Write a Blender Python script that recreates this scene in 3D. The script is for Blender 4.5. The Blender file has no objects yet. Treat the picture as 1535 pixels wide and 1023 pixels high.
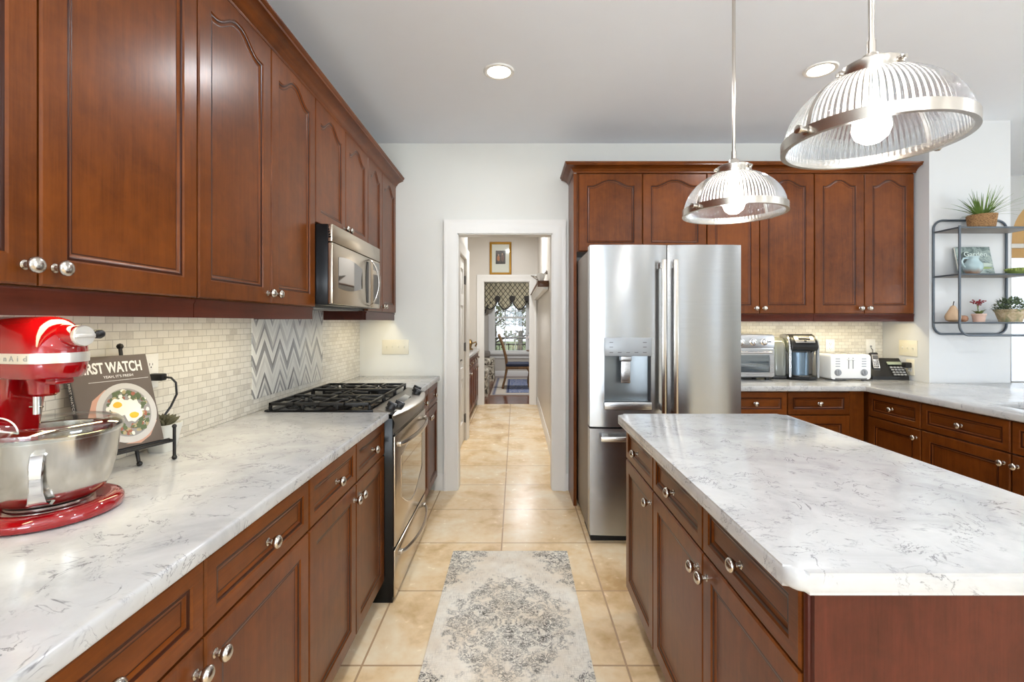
import bpy, bmesh, math, random
from mathutils import Vector, Matrix
SC = bpy.context.scene
COL = SC.collection
random.seed(7)
R = math.radians
PI = math.pi
# ------------------------------------------------------------------ camera, world, light, exposure
H = 1.33                                       # camera height
cam_d = bpy.data.cameras.new('camera')
cam = bpy.data.objects.new('camera', cam_d); COL.objects.link(cam)
cam.location = (0, 0, H); cam.rotation_euler = (R(90), 0, 0)
cam_d.sensor_width = 36; cam_d.lens = 36 * 714 / 1535
cam_d.shift_x = -5.5 / 1535; cam_d.shift_y = -28.5 / 1535
cam_d.clip_start = .02; cam_d.clip_end = 200
SC.camera = cam
SC.view_settings.view_transform = 'Standard'; SC.view_settings.look = 'None'
SC.view_settings.gamma = 1; SC.view_settings.use_curve_mapping = False
SC.view_settings.exposure = 0.18
w = bpy.data.worlds.new('sky'); SC.world = w; w.use_nodes = True
bg = w.node_tree.nodes['Background']; bg.inputs[0].default_value = (.86, .93, 1, 1); bg.inputs[1].default_value = 1.6
def area(name, loc, rot, sx, sy, power, col=(1, 1, 1), shape='RECTANGLE', spread=180):
    l = bpy.data.lights.new(name, 'AREA'); l.shape = shape; l.size = sx
    if shape in ('RECTANGLE', 'ELLIPSE'): l.size_y = sy
    l.energy = power; l.color = col; l.spread = R(spread)
    o = bpy.data.objects.new(name, l); COL.objects.link(o); o.location = loc; o.rotation_euler = rot
    return o
# daylight through the windows behind the camera, of the great room on the right and of the dining room, plus added fill lamps
DAY = (.78, .89, 1)
FILL_COL = (.86, .93, 1)
for x, wd_ in ((-.25, 1.5), (2.12, .5), (4.35, .9)):
    area('daylight_rear', (x, -3.64, 1.55), (R(90), 0, 0), wd_, 1.5, (16 if x < 1 else 6) * wd_, DAY)
area('ceiling_fill', (-.25, -3.95, .75), (R(135), 0, 0), 1.5, .9, 215, FILL_COL)       # added fill lamp, aimed up to brighten the ceiling
area('daylight_side', (6.66, -.2, 1.5), (R(90), 0, R(90)), 2.6, 1.8, 60, DAY)
area('ceiling_fill', (6.95, -.2, .6), (R(135), 0, R(90)), 2.6, .9, 210, FILL_COL)  # second added ceiling fill, outside the right-hand window
area('left_fill', (-1.40, -2.1, 1.5), (R(90), 0, R(-90)), 1.8, 1.6, 30, DAY)  # added lamp lighting the island fronts and right cabinets
area('ceiling_fill', (-1.75, -2.1, .6), (R(135), 0, R(-90)), 1.8, .9, 290, FILL_COL)  # third added ceiling fill, outside the added left window
WARM = (.95, .97, 1)
# ------------------------------------------------------------------ helpers
def lin(c):
    return tuple((v / 255 / 12.92 if v / 255 <= .04045 else ((v / 255 + .055) / 1.055) ** 2.4) for v in c) + (1,)
class NT:
    """small node-graph builder"""
    def __init__(s, name):
        s.m = bpy.data.materials.new(name); s.m.use_nodes = True
        s.t = s.m.node_tree; s.n = s.t.nodes; s.p = s.n['Principled BSDF']; s.out = s.n['Material Output']
    def new(s, typ, **kw):
        d = s.n.new(typ)
        for k, v in kw.items(): setattr(d, k, v)
        return d
    def put(s, inp, v):
        if isinstance(v, bpy.types.NodeSocket): s.t.links.new(v, inp)
        else: inp.default_value = v
    def math(s, op, a, b=None, c=None, clamp=False):
        d = s.new('ShaderNodeMath', operation=op, use_clamp=clamp)
        for i, v in enumerate((a, b, c)):
            if v is not None: s.put(d.inputs[i], v)
        return d.outputs[0]
    def coord(s, scale=(1, 1, 1), loc=(0, 0, 0), rot=(0, 0, 0)):
        tc = s.new('ShaderNodeTexCoord'); mp = s.new('ShaderNodeMapping')
        mp.inputs['Scale'].default_value = scale; mp.inputs['Location'].default_value = loc; mp.inputs['Rotation'].default_value = rot
        s.t.links.new(tc.outputs['Object'], mp.inputs['Vector']); return mp.outputs[0]
    def xyz(s):
        tc = s.new('ShaderNodeTexCoord'); sp = s.new('ShaderNodeSeparateXYZ'); s.t.links.new(tc.outputs['Object'], sp.inputs[0])
        return sp.outputs
    def vec(s, x=0., y=0., z=0.):
        d = s.new('ShaderNodeCombineXYZ')
        for i, v in enumerate((x, y, z)): s.put(d.inputs[i], v)
        return d.outputs[0]
    def noise(s, vec, scale, detail=4, rough=.55, dist=0., w=None):
        d = s.new('ShaderNodeTexNoise')
        if w is not None: d.noise_dimensions = '4D'; s.put(d.inputs['W'], w)
        s.put(d.inputs['Vector'], vec); d.inputs['Scale'].default_value = scale; d.inputs['Detail'].default_value = detail
        d.inputs['Roughness'].default_value = rough; d.inputs['Distortion'].default_value = dist
        return d.outputs['Fac']
    def ramp(s, fac, stops, interp='LINEAR'):
        d = s.new('ShaderNodeValToRGB'); cr = d.color_ramp; cr.interpolation = interp
        while len(cr.elements) < len(stops): cr.elements.new(.5)
        for e, (p, c) in zip(cr.elements, stops):
            e.position = p; e.color = c if len(c) == 4 else lin(c)
        s.put(d.inputs[0], fac); return d.outputs[0]
    def mix(s, fac, a, b, blend='MIX'):
        d = s.new('ShaderNodeMix', data_type='RGBA', blend_type=blend)
        s.put(d.inputs[0], fac); s.put(d.inputs[6], a); s.put(d.inputs[7], b); return d.outputs[2]
    def rnd(s):
        return s.new('ShaderNodeObjectInfo').outputs['Random']
    def bump(s, h, strength=.1, dist=.01):
        d = s.new('ShaderNodeBump'); d.inputs['Strength'].default_value = strength; d.inputs['Distance'].default_value = dist
        s.put(d.inputs['Height'], h); s.t.links.new(d.outputs[0], s.p.inputs['Normal'])
    def fin(s, col=None, rough=None, metal=None, **kw):
        if col is not None: s.put(s.p.inputs['Base Color'], col)
        if rough is not None: s.put(s.p.inputs['Roughness'], rough)
        if metal is not None: s.put(s.p.inputs['Metallic'], metal)
        for k, v in kw.items(): s.put(s.p.inputs[k.replace('_', ' ')], v)
        return s.m
def P(name, rgb, rough=.5, metal=0., var=.06, scale=30, **kw):
    """plain finish with a faint procedural mottling"""
    s = NT(name); n = s.noise(s.coord(), scale, 3)
    c = lin(rgb); lo = tuple(v * (1 - var) for v in c[:3]) + (1,); hi = tuple(min(1, v * (1 + var)) for v in c[:3]) + (1,)
    return s.fin(s.mix(n, lo, hi), rough, metal, **kw)
def EM(name, rgb, strength):
    s = NT(name); s.fin(lin(rgb), .4); s.p.inputs['Emission Color'].default_value = lin(rgb); s.p.inputs['Emission Strength'].default_value = strength
    return s.m
M = {}
# ---- mesh helpers
def B(): return bmesh.new()
def box(bm, x0, x1, y0, y1, z0, z1, bev=0, seg=2, mi=0, mx=None):
    t = bmesh.new(); bmesh.ops.create_cube(t, size=1)
    for v in t.verts: v.co = Vector(((x0 + x1) / 2 + v.co.x * (x1 - x0), (y0 + y1) / 2 + v.co.y * (y1 - y0), (z0 + z1) / 2 + v.co.z * (z1 - z0)))
    if bev: bmesh.ops.bevel(t, geom=t.edges[:], offset=bev, segments=seg, affect='EDGES', profile=.5)
    join(bm, t, mi, mx); return bm
def join(bm, t, mi=0, mx=None):
    vm = {}
    for v in t.verts: vm[v] = bm.verts.new(mx @ v.co if mx else v.co)
    for f in t.faces:
        try:
            g = bm.faces.new([vm[v] for v in f.verts]); g.material_index = mi if mi else f.material_index
        except ValueError: pass
    t.free()
def rings(bm, loops, closed=True, cap0=True, cap1=True, mi=0):
    """bridge a list of equal-length loops of points"""
    L = [[bm.verts.new(p) for p in l] for l in loops]; n = len(L[0])
    for a, b in zip(L, L[1:]):
        for i in range(n if closed else n - 1):
            j = (i + 1) % n
            f = bm.faces.new((a[i], a[j], b[j], b[i])); f.material_index = mi
    if cap0: f = bm.faces.new(L[0][::-1]); f.material_index = mi
    if cap1: f = bm.faces.new(L[-1]); f.material_index = mi
    return L
def lathe(bm, prof, n=24, mx=None, mi=0, caps=True, rib=0, ramp=.0):
    mx = mx or Matrix(); loops = []
    for r, z in prof:
        l = []
        for k in range(n):
            a = 2 * PI * k / n; rr = max(r, 1e-4) * (1 + (ramp * math.cos(rib * a) if rib else 0))
            l.append(mx @ Vector((rr * math.cos(a), rr * math.sin(a), z)))
        loops.append(l)
    rings(bm, loops, True, caps, caps, mi); return bm
def tube(bm, pts, r, n=8, closed=False, mi=0, caps=True):
    P_ = [Vector(p) for p in pts]; k = len(P_); loops = []; up = None
    rr = r if isinstance(r, (list, tuple)) else [r] * k
    for i, p in enumerate(P_):
        if closed: d = (P_[(i + 1) % k] - P_[i - 1])
        else: d = P_[min(i + 1, k - 1)] - P_[max(i - 1, 0)]
        d.normalize()
        if up is None:
            up = Vector((0, 0, 1)) if abs(d.z) < .9 else Vector((1, 0, 0))
        s_ = d.cross(up); s_.normalize(); u = s_.cross(d); u.normalize(); up = u
        loops.append([p + rr[i] * (math.cos(2 * PI * j / n) * s_ + math.sin(2 * PI * j / n) * u) for j in range(n)])
    if closed: loops.append(loops[0])
    rings(bm, loops, True, caps and not closed, caps and not closed, mi)
    if closed: bmesh.ops.remove_doubles(bm, verts=bm.verts[:], dist=1e-6)
    return bm
def arc(c, r, a0, a1, n, z=None):
    return [(c[0] + r * math.cos(R(a0 + (a1 - a0) * i / n)), c[1] + r * math.sin(R(a0 + (a1 - a0) * i / n))) for i in range(n + 1)]
def rrect(x0, x1, y0, y1, r, n=6):
    return arc((x1 - r, y0 + r), r, -90, 0, n) + arc((x1 - r, y1 - r), r, 0, 90, n) + arc((x0 + r, y1 - r), r, 90, 180, n) + arc((x0 + r, y0 + r), r, 180, 270, n)
def prism(bm, poly, z0, z1, bev=0, seg=3, f=None, mi=0):
    """extrude a plan polygon; f maps (a,b,h) to a point"""
    f = f or (lambda a, b, h: (a, b, h)); t = bmesh.new()
    lo = [t.verts.new((a, b, z0)) for a, b in poly]; hi = [t.verts.new((a, b, z1)) for a, b in poly]; n = len(poly)
    t.faces.new(lo[::-1]); t.faces.new(hi)
    for i in range(n): t.faces.new((lo[i], lo[(i + 1) % n], hi[(i + 1) % n], hi[i]))
    if bev:
        es = [e for e in t.edges if abs(e.verts[0].co.z - e.verts[1].co.z) < 1e-7]
        bmesh.ops.bevel(t, geom=es, offset=bev, segments=seg, affect='EDGES', profile=.5)
    for v in t.verts: v.co = Vector(f(*v.co))
    join(bm, t, mi); return bm
def cells(bm, us, vs, filled, w0, w1, f=None, bev=0, seg=3):
    """slab made of the grid cells for which filled(i,j); shared inner faces are left out"""
    f = f or (lambda a, b, h: (a, b, h)); t = bmesh.new(); vm = {}
    def V(i, j, k):
        if (i, j, k) not in vm: vm[(i, j, k)] = t.verts.new((us[i], vs[j], (w0, w1)[k]))
        return vm[(i, j, k)]
    nu, nv = len(us) - 1, len(vs) - 1
    F = lambda i, j: 0 <= i < nu and 0 <= j < nv and filled(i, j)
    for i in range(nu):
        for j in range(nv):
            if not F(i, j): continue
            t.faces.new((V(i, j, 1), V(i + 1, j, 1), V(i + 1, j + 1, 1), V(i, j + 1, 1)))
            t.faces.new((V(i, j, 0), V(i, j + 1, 0), V(i + 1, j + 1, 0), V(i + 1, j, 0)))
            if not F(i - 1, j): t.faces.new((V(i, j, 0), V(i, j, 1), V(i, j + 1, 1), V(i, j + 1, 0)))
            if not F(i + 1, j): t.faces.new((V(i + 1, j, 0), V(i + 1, j + 1, 0), V(i + 1, j + 1, 1), V(i + 1, j, 1)))
            if not F(i, j - 1): t.faces.new((V(i, j, 0), V(i + 1, j, 0), V(i + 1, j, 1), V(i, j, 1)))
            if not F(i, j + 1): t.faces.new((V(i, j + 1, 0), V(i, j + 1, 1), V(i + 1, j + 1, 1), V(i + 1, j + 1, 0)))
    if bev:
        t.normal_update()
        es = [e for e in t.edges if len(e.link_faces) == 2 and e.calc_face_angle(0) > 1 and abs(e.verts[0].co.z - e.verts[1].co.z) < 1e-7]
        bmesh.ops.bevel(t, geom=es, offset=bev, segments=seg, affect='EDGES', profile=.5)
    for v in t.verts: v.co = Vector(f(*v.co))
    join(bm, t); return bm
def sweep(bm, path, prof, f=None, closed=False):
    """sweep profile (n,h) along a 2-D path; n goes to the right-hand side of the path, corners mitred"""
    f = f or (lambda a, b, h: (a, b, h)); k = len(path); loops = []
    for i in range(k):
        p = Vector(path[i]); ns = []
        for a, b in ((i - 1, i), (i, i + 1)):
            if not closed and (a < 0 or b >= k): continue
            d = Vector(path[b % k]) - Vector(path[a % k]); d.normalize(); ns.append(Vector((d.y, -d.x)))
        n = ns[0] if len(ns) == 1 else (ns[0] + ns[1]) / (1 + ns[0].dot(ns[1]))
        loops.append([Vector(f(p.x + n.x * o, p.y + n.y * o, h)) for o, h in prof])
    if closed: loops.append(loops[0])
    rings(bm, loops, True, not closed, not closed); return bm
def obj(name, bm, mat, parent=None, sharp=38, loc=None):
    bmesh.ops.recalc_face_normals(bm, faces=bm.faces[:])
    for f in bm.faces: f.smooth = True
    for e in bm.edges:
        if len(e.link_faces) == 2 and e.calc_face_angle(0) > R(sharp): e.smooth = False
    me = bpy.data.meshes.new(name); bm.to_mesh(me); bm.free()
    for m in (mat if isinstance(mat, (list, tuple)) else [mat]): me.materials.append(m)
    o = bpy.data.objects.new(name, me); COL.objects.link(o)
    if parent: o.parent = parent
    if loc: o.location = loc
    return o
def tag(o, label=None, cat=None, group=None, kind=None):
    for k, v in (('label', label), ('category', cat), ('group', group), ('kind', kind)):
        if v: o[k] = v
    return o
def thing(name, label, cat, loc=(0, 0, 0), rz=0, group=None, rx=0):
    o = bpy.data.objects.new(name, None); COL.objects.link(o); o.empty_display_size = .05
    o.location = loc; o.rotation_euler = (rx, 0, rz); return tag(o, label, cat, group)
def struct(name, bm, mat, parent=None):
    o = obj(name, bm, mat, parent)
    if not parent: o['kind'] = 'structure'
    return o
def copy_tree(o, parent=None):
    c = o.copy(); COL.objects.link(c)
    if parent: c.parent = parent
    for ch in list(o.children): copy_tree(ch, c)
    return c
def text(name, body, size, mat, parent, mx, depth=.0004, align='CENTER', sx=1.0, bold=0):
    cu = bpy.data.curves.new(name, 'FONT'); cu.body = body; cu.size = size; cu.align_x = align; cu.align_y = 'CENTER'; cu.extrude = depth; cu.offset = bold
    t = bpy.data.objects.new('tmp', cu); COL.objects.link(t)
    dg = bpy.context.evaluated_depsgraph_get(); me = bpy.data.meshes.new_from_object(t.evaluated_get(dg))
    bpy.data.objects.remove(t); bpy.data.curves.remove(cu)
    me.transform(Matrix.Diagonal((sx, 1, 1, 1))); me.transform(mx); me.name = name
    me.materials.clear(); me.materials.append(mat)
    o = bpy.data.objects.new(name, me); COL.objects.link(o); o.parent = parent; return o
FRONT = Matrix.Rotation(R(90), 4, 'X')         # text reading towards -Y
def T(x, y, z): return Matrix.Translation((x, y, z))
# ------------------------------------------------------------------ materials
def wood(name, axis, lo, hi, rough=.3, freq=1.0):
    s = NT(name); sc = [26 * freq] * 3; sc[axis] = 1.3 * freq
    tc = s.coord(tuple(sc)); r = s.rnd(); wv = s.math('MULTIPLY', r, 40.)
    n = s.noise(tc, 1.6, 6, .62, .4, wv); big = s.noise(s.coord((3, 3, 3)), 1., 3, .5, .6, wv)
    fi = s.noise(tc, 9., 3, .6, 0., wv)
    blo = s.noise(s.coord((7, 7, 7)), 2.2, 5, .65, .8, wv)
    f = s.math('ADD', s.math('MULTIPLY', n, .30), s.math('MULTIPLY', big, .45)); f = s.math('ADD', f, s.math('ADD', s.math('MULTIPLY', fi, .20), s.math('MULTIPLY', blo, .30)))
    f = s.math('ADD', f, s.math('MULTIPLY', s.math('SUBTRACT', r, .5), .08))
    c = s.ramp(f, [(.40, lo), (.82, hi)])
    s.bump(n, .015, .004)
    return s.fin(c, rough, 0., Coat_Weight=.10, Coat_Roughness=.2, Specular_IOR_Level=.22)
CH_LO, CH_HI = (66, 29, 7), (128, 68, 22)
M['wood'] = wood('cherry_vertical', 2, CH_LO, CH_HI)
M['wood_h'] = wood('cherry_horizontal', 0, CH_LO, CH_HI)
M['wood_y'] = wood('cherry_along', 1, CH_LO, CH_HI)
M['glaze'] = wood('cherry_glazed_edge', 2, (34, 12, 6), (70, 32, 15))
M['rail_wood'] = wood('cherry_dark_rail', 0, (48, 20, 13), (92, 42, 28))
M['oak'] = wood('red_oak_panel', 2, (58, 24, 15), (100, 45, 31), .42, 1.6)
M['chairwood'] = wood('light_walnut', 2, (92, 66, 42), (160, 122, 84), .35)
M['shelfwood'] = wood('shelf_walnut', 1, (66, 42, 28), (112, 76, 52), .35)
def quartz():
    s = NT('quartz'); c0 = s.coord()
    n1 = s.noise(c0, 5., 6, .62, .8); n2 = s.noise(c0, 60., 4, .6); n3 = s.noise(c0, 14., 5, .6, .6)
    base = s.ramp(n1, [(.30, (176, 176, 176)), (.48, (196, 196, 195)), (.68, (207, 207, 205))])
    base = s.mix(s.math('MULTIPLY', s.ramp(n3, [(.42, (255, 255, 255)), (.60, (0, 0, 0))]), .18), base, lin((178, 176, 176)))
    base = s.mix(s.math('MULTIPLY', n2, .16), base, lin((188, 186, 186)))
    v = s.noise(s.coord((1, 1.0, 1)), 7., 5, .6, 1.7); d = s.math('ABSOLUTE', s.math('SUBTRACT', v, .5))
    ln = s.ramp(d, [(.0, (255, 255, 255)), (.014, (0, 0, 0))]); mk = s.ramp(s.noise(c0, 11., 3, .6), [(.47, (0, 0, 0)), (.58, (255, 255, 255))])
    base = s.mix(s.math('MULTIPLY', s.math('MULTIPLY', ln, mk), .75), base, lin((96, 94, 98)))
    v2 = s.noise(s.coord((1, 1.6, 1), (3, 5, 1)), 16., 4, .6, 1.4); d2 = s.math('ABSOLUTE', s.math('SUBTRACT', v2, .5))
    ln2 = s.ramp(d2, [(.0, (255, 255, 255)), (.03, (0, 0, 0))]); mk2 = s.ramp(s.noise(s.coord((1, 1, 1), (9, 2, 4)), 16., 3, .6), [(.54, (0, 0, 0)), (.66, (255, 255, 255))])
    base = s.mix(s.math('MULTIPLY', s.math('MULTIPLY', ln2, mk2), .6), base, lin((118, 116, 122)))
    return s.fin(base, .13, 0.)
M['quartz'] = quartz()
def floor_tile():
    s = NT('floor_tile'); v = s.coord((1, 1, 1), (.083 + 5.12, -3.379 + 10.24, 0))
    b = s.new('ShaderNodeTexBrick', offset=0., squash=1.); s.put(b.inputs['Vector'], v)
    b.inputs['Scale'].default_value = 1; b.inputs['Brick Width'].default_value = .512; b.inputs['Row Height'].default_value = .512
    b.inputs['Mortar Size'].default_value = .0045; b.inputs['Mortar Smooth'].default_value = .15
    b.inputs['Color1'].default_value = (0, 0, 0, 1); b.inputs['Color2'].default_value = (1, 1, 1, 1)
    n = s.noise(s.coord(), 3.2, 5, .55, .5); n2 = s.noise(s.coord(), 20., 4, .55, .4)
    f = s.math('ADD', s.math('MULTIPLY', n, .78), s.math('MULTIPLY', n2, .22))
    f = s.math('ADD', f, s.math('MULTIPLY', b.outputs['Color'], .06))
    c = s.ramp(f, [(.34, (206, 168, 116)), (.50, (240, 210, 164)), (.68, (251, 234, 202))])
    c = s.mix(b.outputs['Fac'], c, lin((190, 156, 120)))
    s.bump(s.math('ADD', s.math('MULTIPLY', b.outputs['Fac'], -1.), s.math('MULTIPLY', n2, .03)), .35, .004)
    return s.fin(c, s.math('ADD', .22, s.math('MULTIPLY', n2, .08)), 0.)
M['tile'] = floor_tile()
def splash(name, ua):
    s = NT(name); o = s.xyz(); v = s.vec(o[ua], o[2], 0.)
    b = s.new('ShaderNodeTexBrick', offset=.5, squash=1.); s.put(b.inputs['Vector'], v)
    b.inputs['Scale'].default_value = 1; b.inputs['Brick Width'].default_value = .052; b.inputs['Row Height'].default_value = .0255
    b.inputs['Mortar Size'].default_value = .0011; b.inputs['Mortar Smooth'].default_value = .1; b.inputs['Bias'].default_value = -.25
    b.inputs['Color1'].default_value = (0, 0, 0, 1); b.inputs['Color2'].default_value = (1, 1, 1, 1)
    n = s.noise(v, 26., 5, .65, 1.4)
    f = s.math('ADD', s.math('MULTIPLY', b.outputs['Color'], .55), s.math('MULTIPLY', n, .55))
    c = s.ramp(f, [(.2, (232, 228, 218)), (.55, (222, 217, 205)), (.85, (196, 190, 180))])
    c = s.mix(b.outputs['Fac'], c, lin((186, 181, 170)))
    s.bump(s.math('MULTIPLY', b.outputs['Fac'], -1.), .5, .002)
    return s.fin(c, .22, 0.)
M['splash_y'] = splash('marble_mosaic', 1); M['splash_x'] = splash('marble_mosaic_back', 0)
def chevron():
    s = NT('chevron_mosaic'); o = s.xyz(); p = .152
    u = s.math('DIVIDE', s.math('ADD', o[1], .03), p); fr = s.math('FRACT', u); tri = s.math('ABSOLUTE', s.math('SUBTRACT', fr, .5))
    v = s.math('DIVIDE', s.math('ADD', o[2], s.math('MULTIPLY', tri, .25)), .0265)
    idx = s.math('FLOOR', v); side = s.math('FLOOR', s.math('MULTIPLY', u, 2.))
    wn = s.new('ShaderNodeTexWhiteNoise', noise_dimensions='2D'); s.put(wn.inputs['Vector'], s.vec(idx, s.math('MULTIPLY', side, .0), 0.))
    wn2 = s.new('ShaderNodeTexWhiteNoise', noise_dimensions='2D'); s.put(wn2.inputs['Vector'], s.vec(idx, side, 0.))
    f = s.math('ADD', s.math('MULTIPLY', wn.outputs['Value'], .7), s.math('MULTIPLY', wn2.outputs['Value'], .3))
    n = s.noise(s.vec(o[1], s.math('MULTIPLY', v, .1), 0.), 18., 4, .6, 1.)
    f = s.math('ADD', f, s.math('MULTIPLY', s.math('SUBTRACT', n, .5), .25))
    c = s.ramp(f, [(.32, (238, 236, 228)), (.56, (220, 217, 209)), (.70, (186, 184, 180)), (.92, (140, 138, 136))])
    g = s.math('FRACT', v); e = s.ramp(g, [(.0, (255, 255, 255)), (.05, (0, 0, 0)), (.97, (0, 0, 0)), (1., (255, 255, 255))])
    c = s.mix(s.math('MULTIPLY', e, .35), c, lin((150, 148, 146)))
    return s.fin(c, .16, 0.)
M['chevron'] = chevron()
def rugmat():
    s = NT('runner_weave'); o = s.xyz()
    x = s.math('ABSOLUTE', o[0]); y = s.math('ABSOLUTE', o[1])
    sy = s.vec(x, y, 0.)
    wob = s.math('MULTIPLY', s.math('SUBTRACT', s.noise(sy, 17., 3, .6), .5), .9)
    r = s.math('ADD', s.math('SQRT', s.math('ADD', s.math('POWER', s.math('DIVIDE', x, .27), 2.), s.math('POWER', s.math('DIVIDE', y, .38), 2.))), wob)
    med = s.ramp(r, [(.0, (255, 255, 255)), (.92, (230, 230, 230)), (1.02, (0, 0, 0))])
    cs = s.math('ADD', s.math('DIVIDE', x, .33), s.math('DIVIDE', y, .66)); cs = s.math('ADD', cs, wob)
    cor = s.ramp(s.math('MULTIPLY', cs, .5), [(.64, (0, 0, 0)), (.70, (255, 255, 255))])
    ring = s.ramp(s.math('ABSOLUTE', s.math('SUBTRACT', r, .93)), [(.01, (150, 150, 150)), (.04, (0, 0, 0))])
    ring2 = s.ramp(s.math('ABSOLUTE', s.math('SUBTRACT', r, .45)), [(.01, (200, 200, 200)), (.06, (0, 0, 0))])
    curl = s.noise(sy, 34., 2, .5, 2.2); cl = s.ramp(s.math('ABSOLUTE', s.math('SUBTRACT', curl, .5)), [(.05, (255, 255, 255)), (.13, (0, 0, 0))])
    mask = s.math('MAXIMUM', med, cor); pat = s.math('MAXIMUM', s.math('MULTIPLY', mask, cl), s.math('MAXIMUM', ring, ring2))
    wear = s.ramp(s.noise(s.coord(), 9., 6, .7), [(.36, (0, 0, 0)), (.62, (255, 255, 255))])
    fine = s.ramp(s.noise(s.coord(), 190., 2, .6), [(.33, (0, 0, 0)), (.48, (255, 255, 255))])
    thr = s.ramp(s.noise(s.coord((8, 160, 1)), 3., 3, .6), [(.5, (0, 0, 0)), (.68, (255, 255, 255))])
    thr2 = s.ramp(s.noise(s.coord((160, 8, 1)), 3., 3, .6), [(.5, (0, 0, 0)), (.68, (255, 255, 255))])
    lace = s.ramp(s.noise(sy, 21., 3, .6, .8), [(.36, (30, 30, 30)), (.50, (255, 255, 255))])
    pat = s.math('MULTIPLY', pat, lace)
    dk = s.math('MULTIPLY', s.math('MULTIPLY', pat, fine), s.math('ADD', .45, s.math('MULTIPLY', wear, .55)))
    base = s.ramp(s.noise(s.coord(), 4., 4, .6), [(.35, (238, 224, 202)), (.6, (250, 244, 230))])
    base = s.mix(s.math('MULTIPLY', s.math('MULTIPLY', s.math('MAXIMUM', thr, thr2), wear), .6), base, lin((140, 124, 104)))
    c = s.mix(s.math('MULTIPLY', dk, 1.), base, lin((58, 54, 48)))
    s.bump(s.noise(s.coord(), 320., 2), .3, .002)
    return s.fin(c, .95, 0.)
M['rug'] = rugmat()
def steel(name, rgb, rough, axis, amt=.05):
    s = NT(name); sc = [240.] * 3; sc[axis] = 3.
    n = s.noise(s.coord(tuple(sc)), 1., 3, .6)
    s.bump(n, amt, .002)
    return s.fin(s.mix(n, tuple(v * .94 for v in lin(rgb)[:3]) + (1,), lin(rgb)), s.math('ADD', rough - .04, s.math('MULTIPLY', n, .08)), 1.)
M['steel'] = steel('brushed_steel', (186, 186, 188), .28, 0)
def fridge_steel():
    s = NT('refrigerator_steel'); n = s.noise(s.coord((3, 3, 260)), 1., 3, .6)
    s.p.inputs['Anisotropic'].default_value = .75; s.p.inputs['Anisotropic Rotation'].default_value = .25
    tg = s.new('ShaderNodeTangent', direction_type='RADIAL', axis='Z'); s.t.links.new(tg.outputs[0], s.p.inputs['Tangent'])
    return s.fin(s.mix(n, lin((158, 160, 162)), lin((174, 175, 177))), .24, 1.)
M['fsteel'] = fridge_steel()
M['range_steel'] = steel('warm_steel', (206, 194, 176), .24, 1)
M['panel_steel'] = steel('dark_reflection_steel', (138, 130, 118), .3, 1)  # darker copy of the range steel, dark reflection put into the colour
M['chrome'] = P('polished_chrome', (222, 222, 224), .08, 1., .02)
M['nickel'] = P('brushed_nickel', (198, 192, 184), .24, 1., .05)
M['wall'] = P('wall_paint', (228, 228, 222), .6, 0., .015, 6)
M['wall_hall'] = P('hall_paint', (212, 205, 194), .36, 0., .015, 6)
M['wall_white'] = P('white_wall_paint', (214, 215, 215), .6, 0., .015, 6)
M['ceiling'] = P('ceiling_paint', (236, 240, 247), .75, 0., .015, 6)
M['trim'] = P('trim_paint', (236, 234, 229), .32, 0., .012, 8)
M['black'] = P('black_enamel', (12, 12, 13), .22, 0., .1, Specular_IOR_Level=.25)
M['iron'] = P('cast_iron', (30, 29, 28), .42, .2, .2, 200)
M['plastic'] = P('black_plastic', (24, 24, 26), .35, 0., .1)
M['dgrey'] = P('dark_grey_metal', (98, 95, 92), .4, .6, .06)
M['grey'] = P('grey_plastic', (150, 152, 154), .4, 0., .05)
M['wplastic'] = P('white_plastic', (238, 237, 233), .25, 0., .015)
M['ivory'] = P('ivory_plastic', (228, 222, 202), .35, 0., .015)
M['red'] = P('red_enamel', (146, 5, 12), .08, 0., .04, 8, Coat_Weight=1., Coat_Roughness=.03)
M['silverband'] = P('silver_band', (226, 222, 214), .3, .6, .04)
M['dark'] = P('dark_slot', (10, 10, 10), .6, 0., .1)
M['bglass'] = P('smoked_glass', (40, 37, 34), .05, 0., .05, 4, Coat_Weight=1., Coat_Roughness=.02)
M['brass'] = P('gilt', (196, 152, 70), .3, .9, .1, 40)
M['paper'] = P('paper', (236, 232, 222), .7, 0., .02)
M['rail'] = P('powder_grey_steel', (92, 100, 108), .4, .5, .06)
def glassmat(name, tint, fac, rough=.05, transl=0.):
    """thin clear pane: mostly see-through with a fresnel reflection"""
    s = NT(name); tr = s.new('ShaderNodeBsdfTransparent'); tr.inputs[0].default_value = tint
    gl = s.new('ShaderNodeBsdfGlossy'); gl.inputs['Roughness'].default_value = rough; gl.inputs[0].default_value = (1, 1, 1, 1)
    lw = s.new('ShaderNodeLayerWeight'); lw.inputs[0].default_value = .35
    f = s.math('ADD', s.math('MULTIPLY', lw.outputs['Facing'], fac), .06, clamp=True)
    mx = s.new('ShaderNodeMixShader'); s.put(mx.inputs[0], f); s.t.links.new(tr.outputs[0], mx.inputs[1]); s.t.links.new(gl.outputs[0], mx.inputs[2])
    o = mx.outputs[0]
    if transl:
        tl = s.new('ShaderNodeBsdfTranslucent'); tl.inputs[0].default_value = (.95, .97, 1, 1)
        df = s.new('ShaderNodeBsdfDiffuse'); df.inputs[0].default_value = (.95, .97, 1, 1)
        m0 = s.new('ShaderNodeMixShader'); m0.inputs[0].default_value = .5; s.t.links.new(tl.outputs[0], m0.inputs[1]); s.t.links.new(df.outputs[0], m0.inputs[2])
        m2 = s.new('ShaderNodeMixShader'); m2.inputs[0].default_value = transl
        s.t.links.new(o, m2.inputs[1]); s.t.links.new(m0.outputs[0], m2.inputs[2]); o = m2.outputs[0]
    s.t.links.new(o, s.out.inputs['Surface']); return s.m
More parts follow.
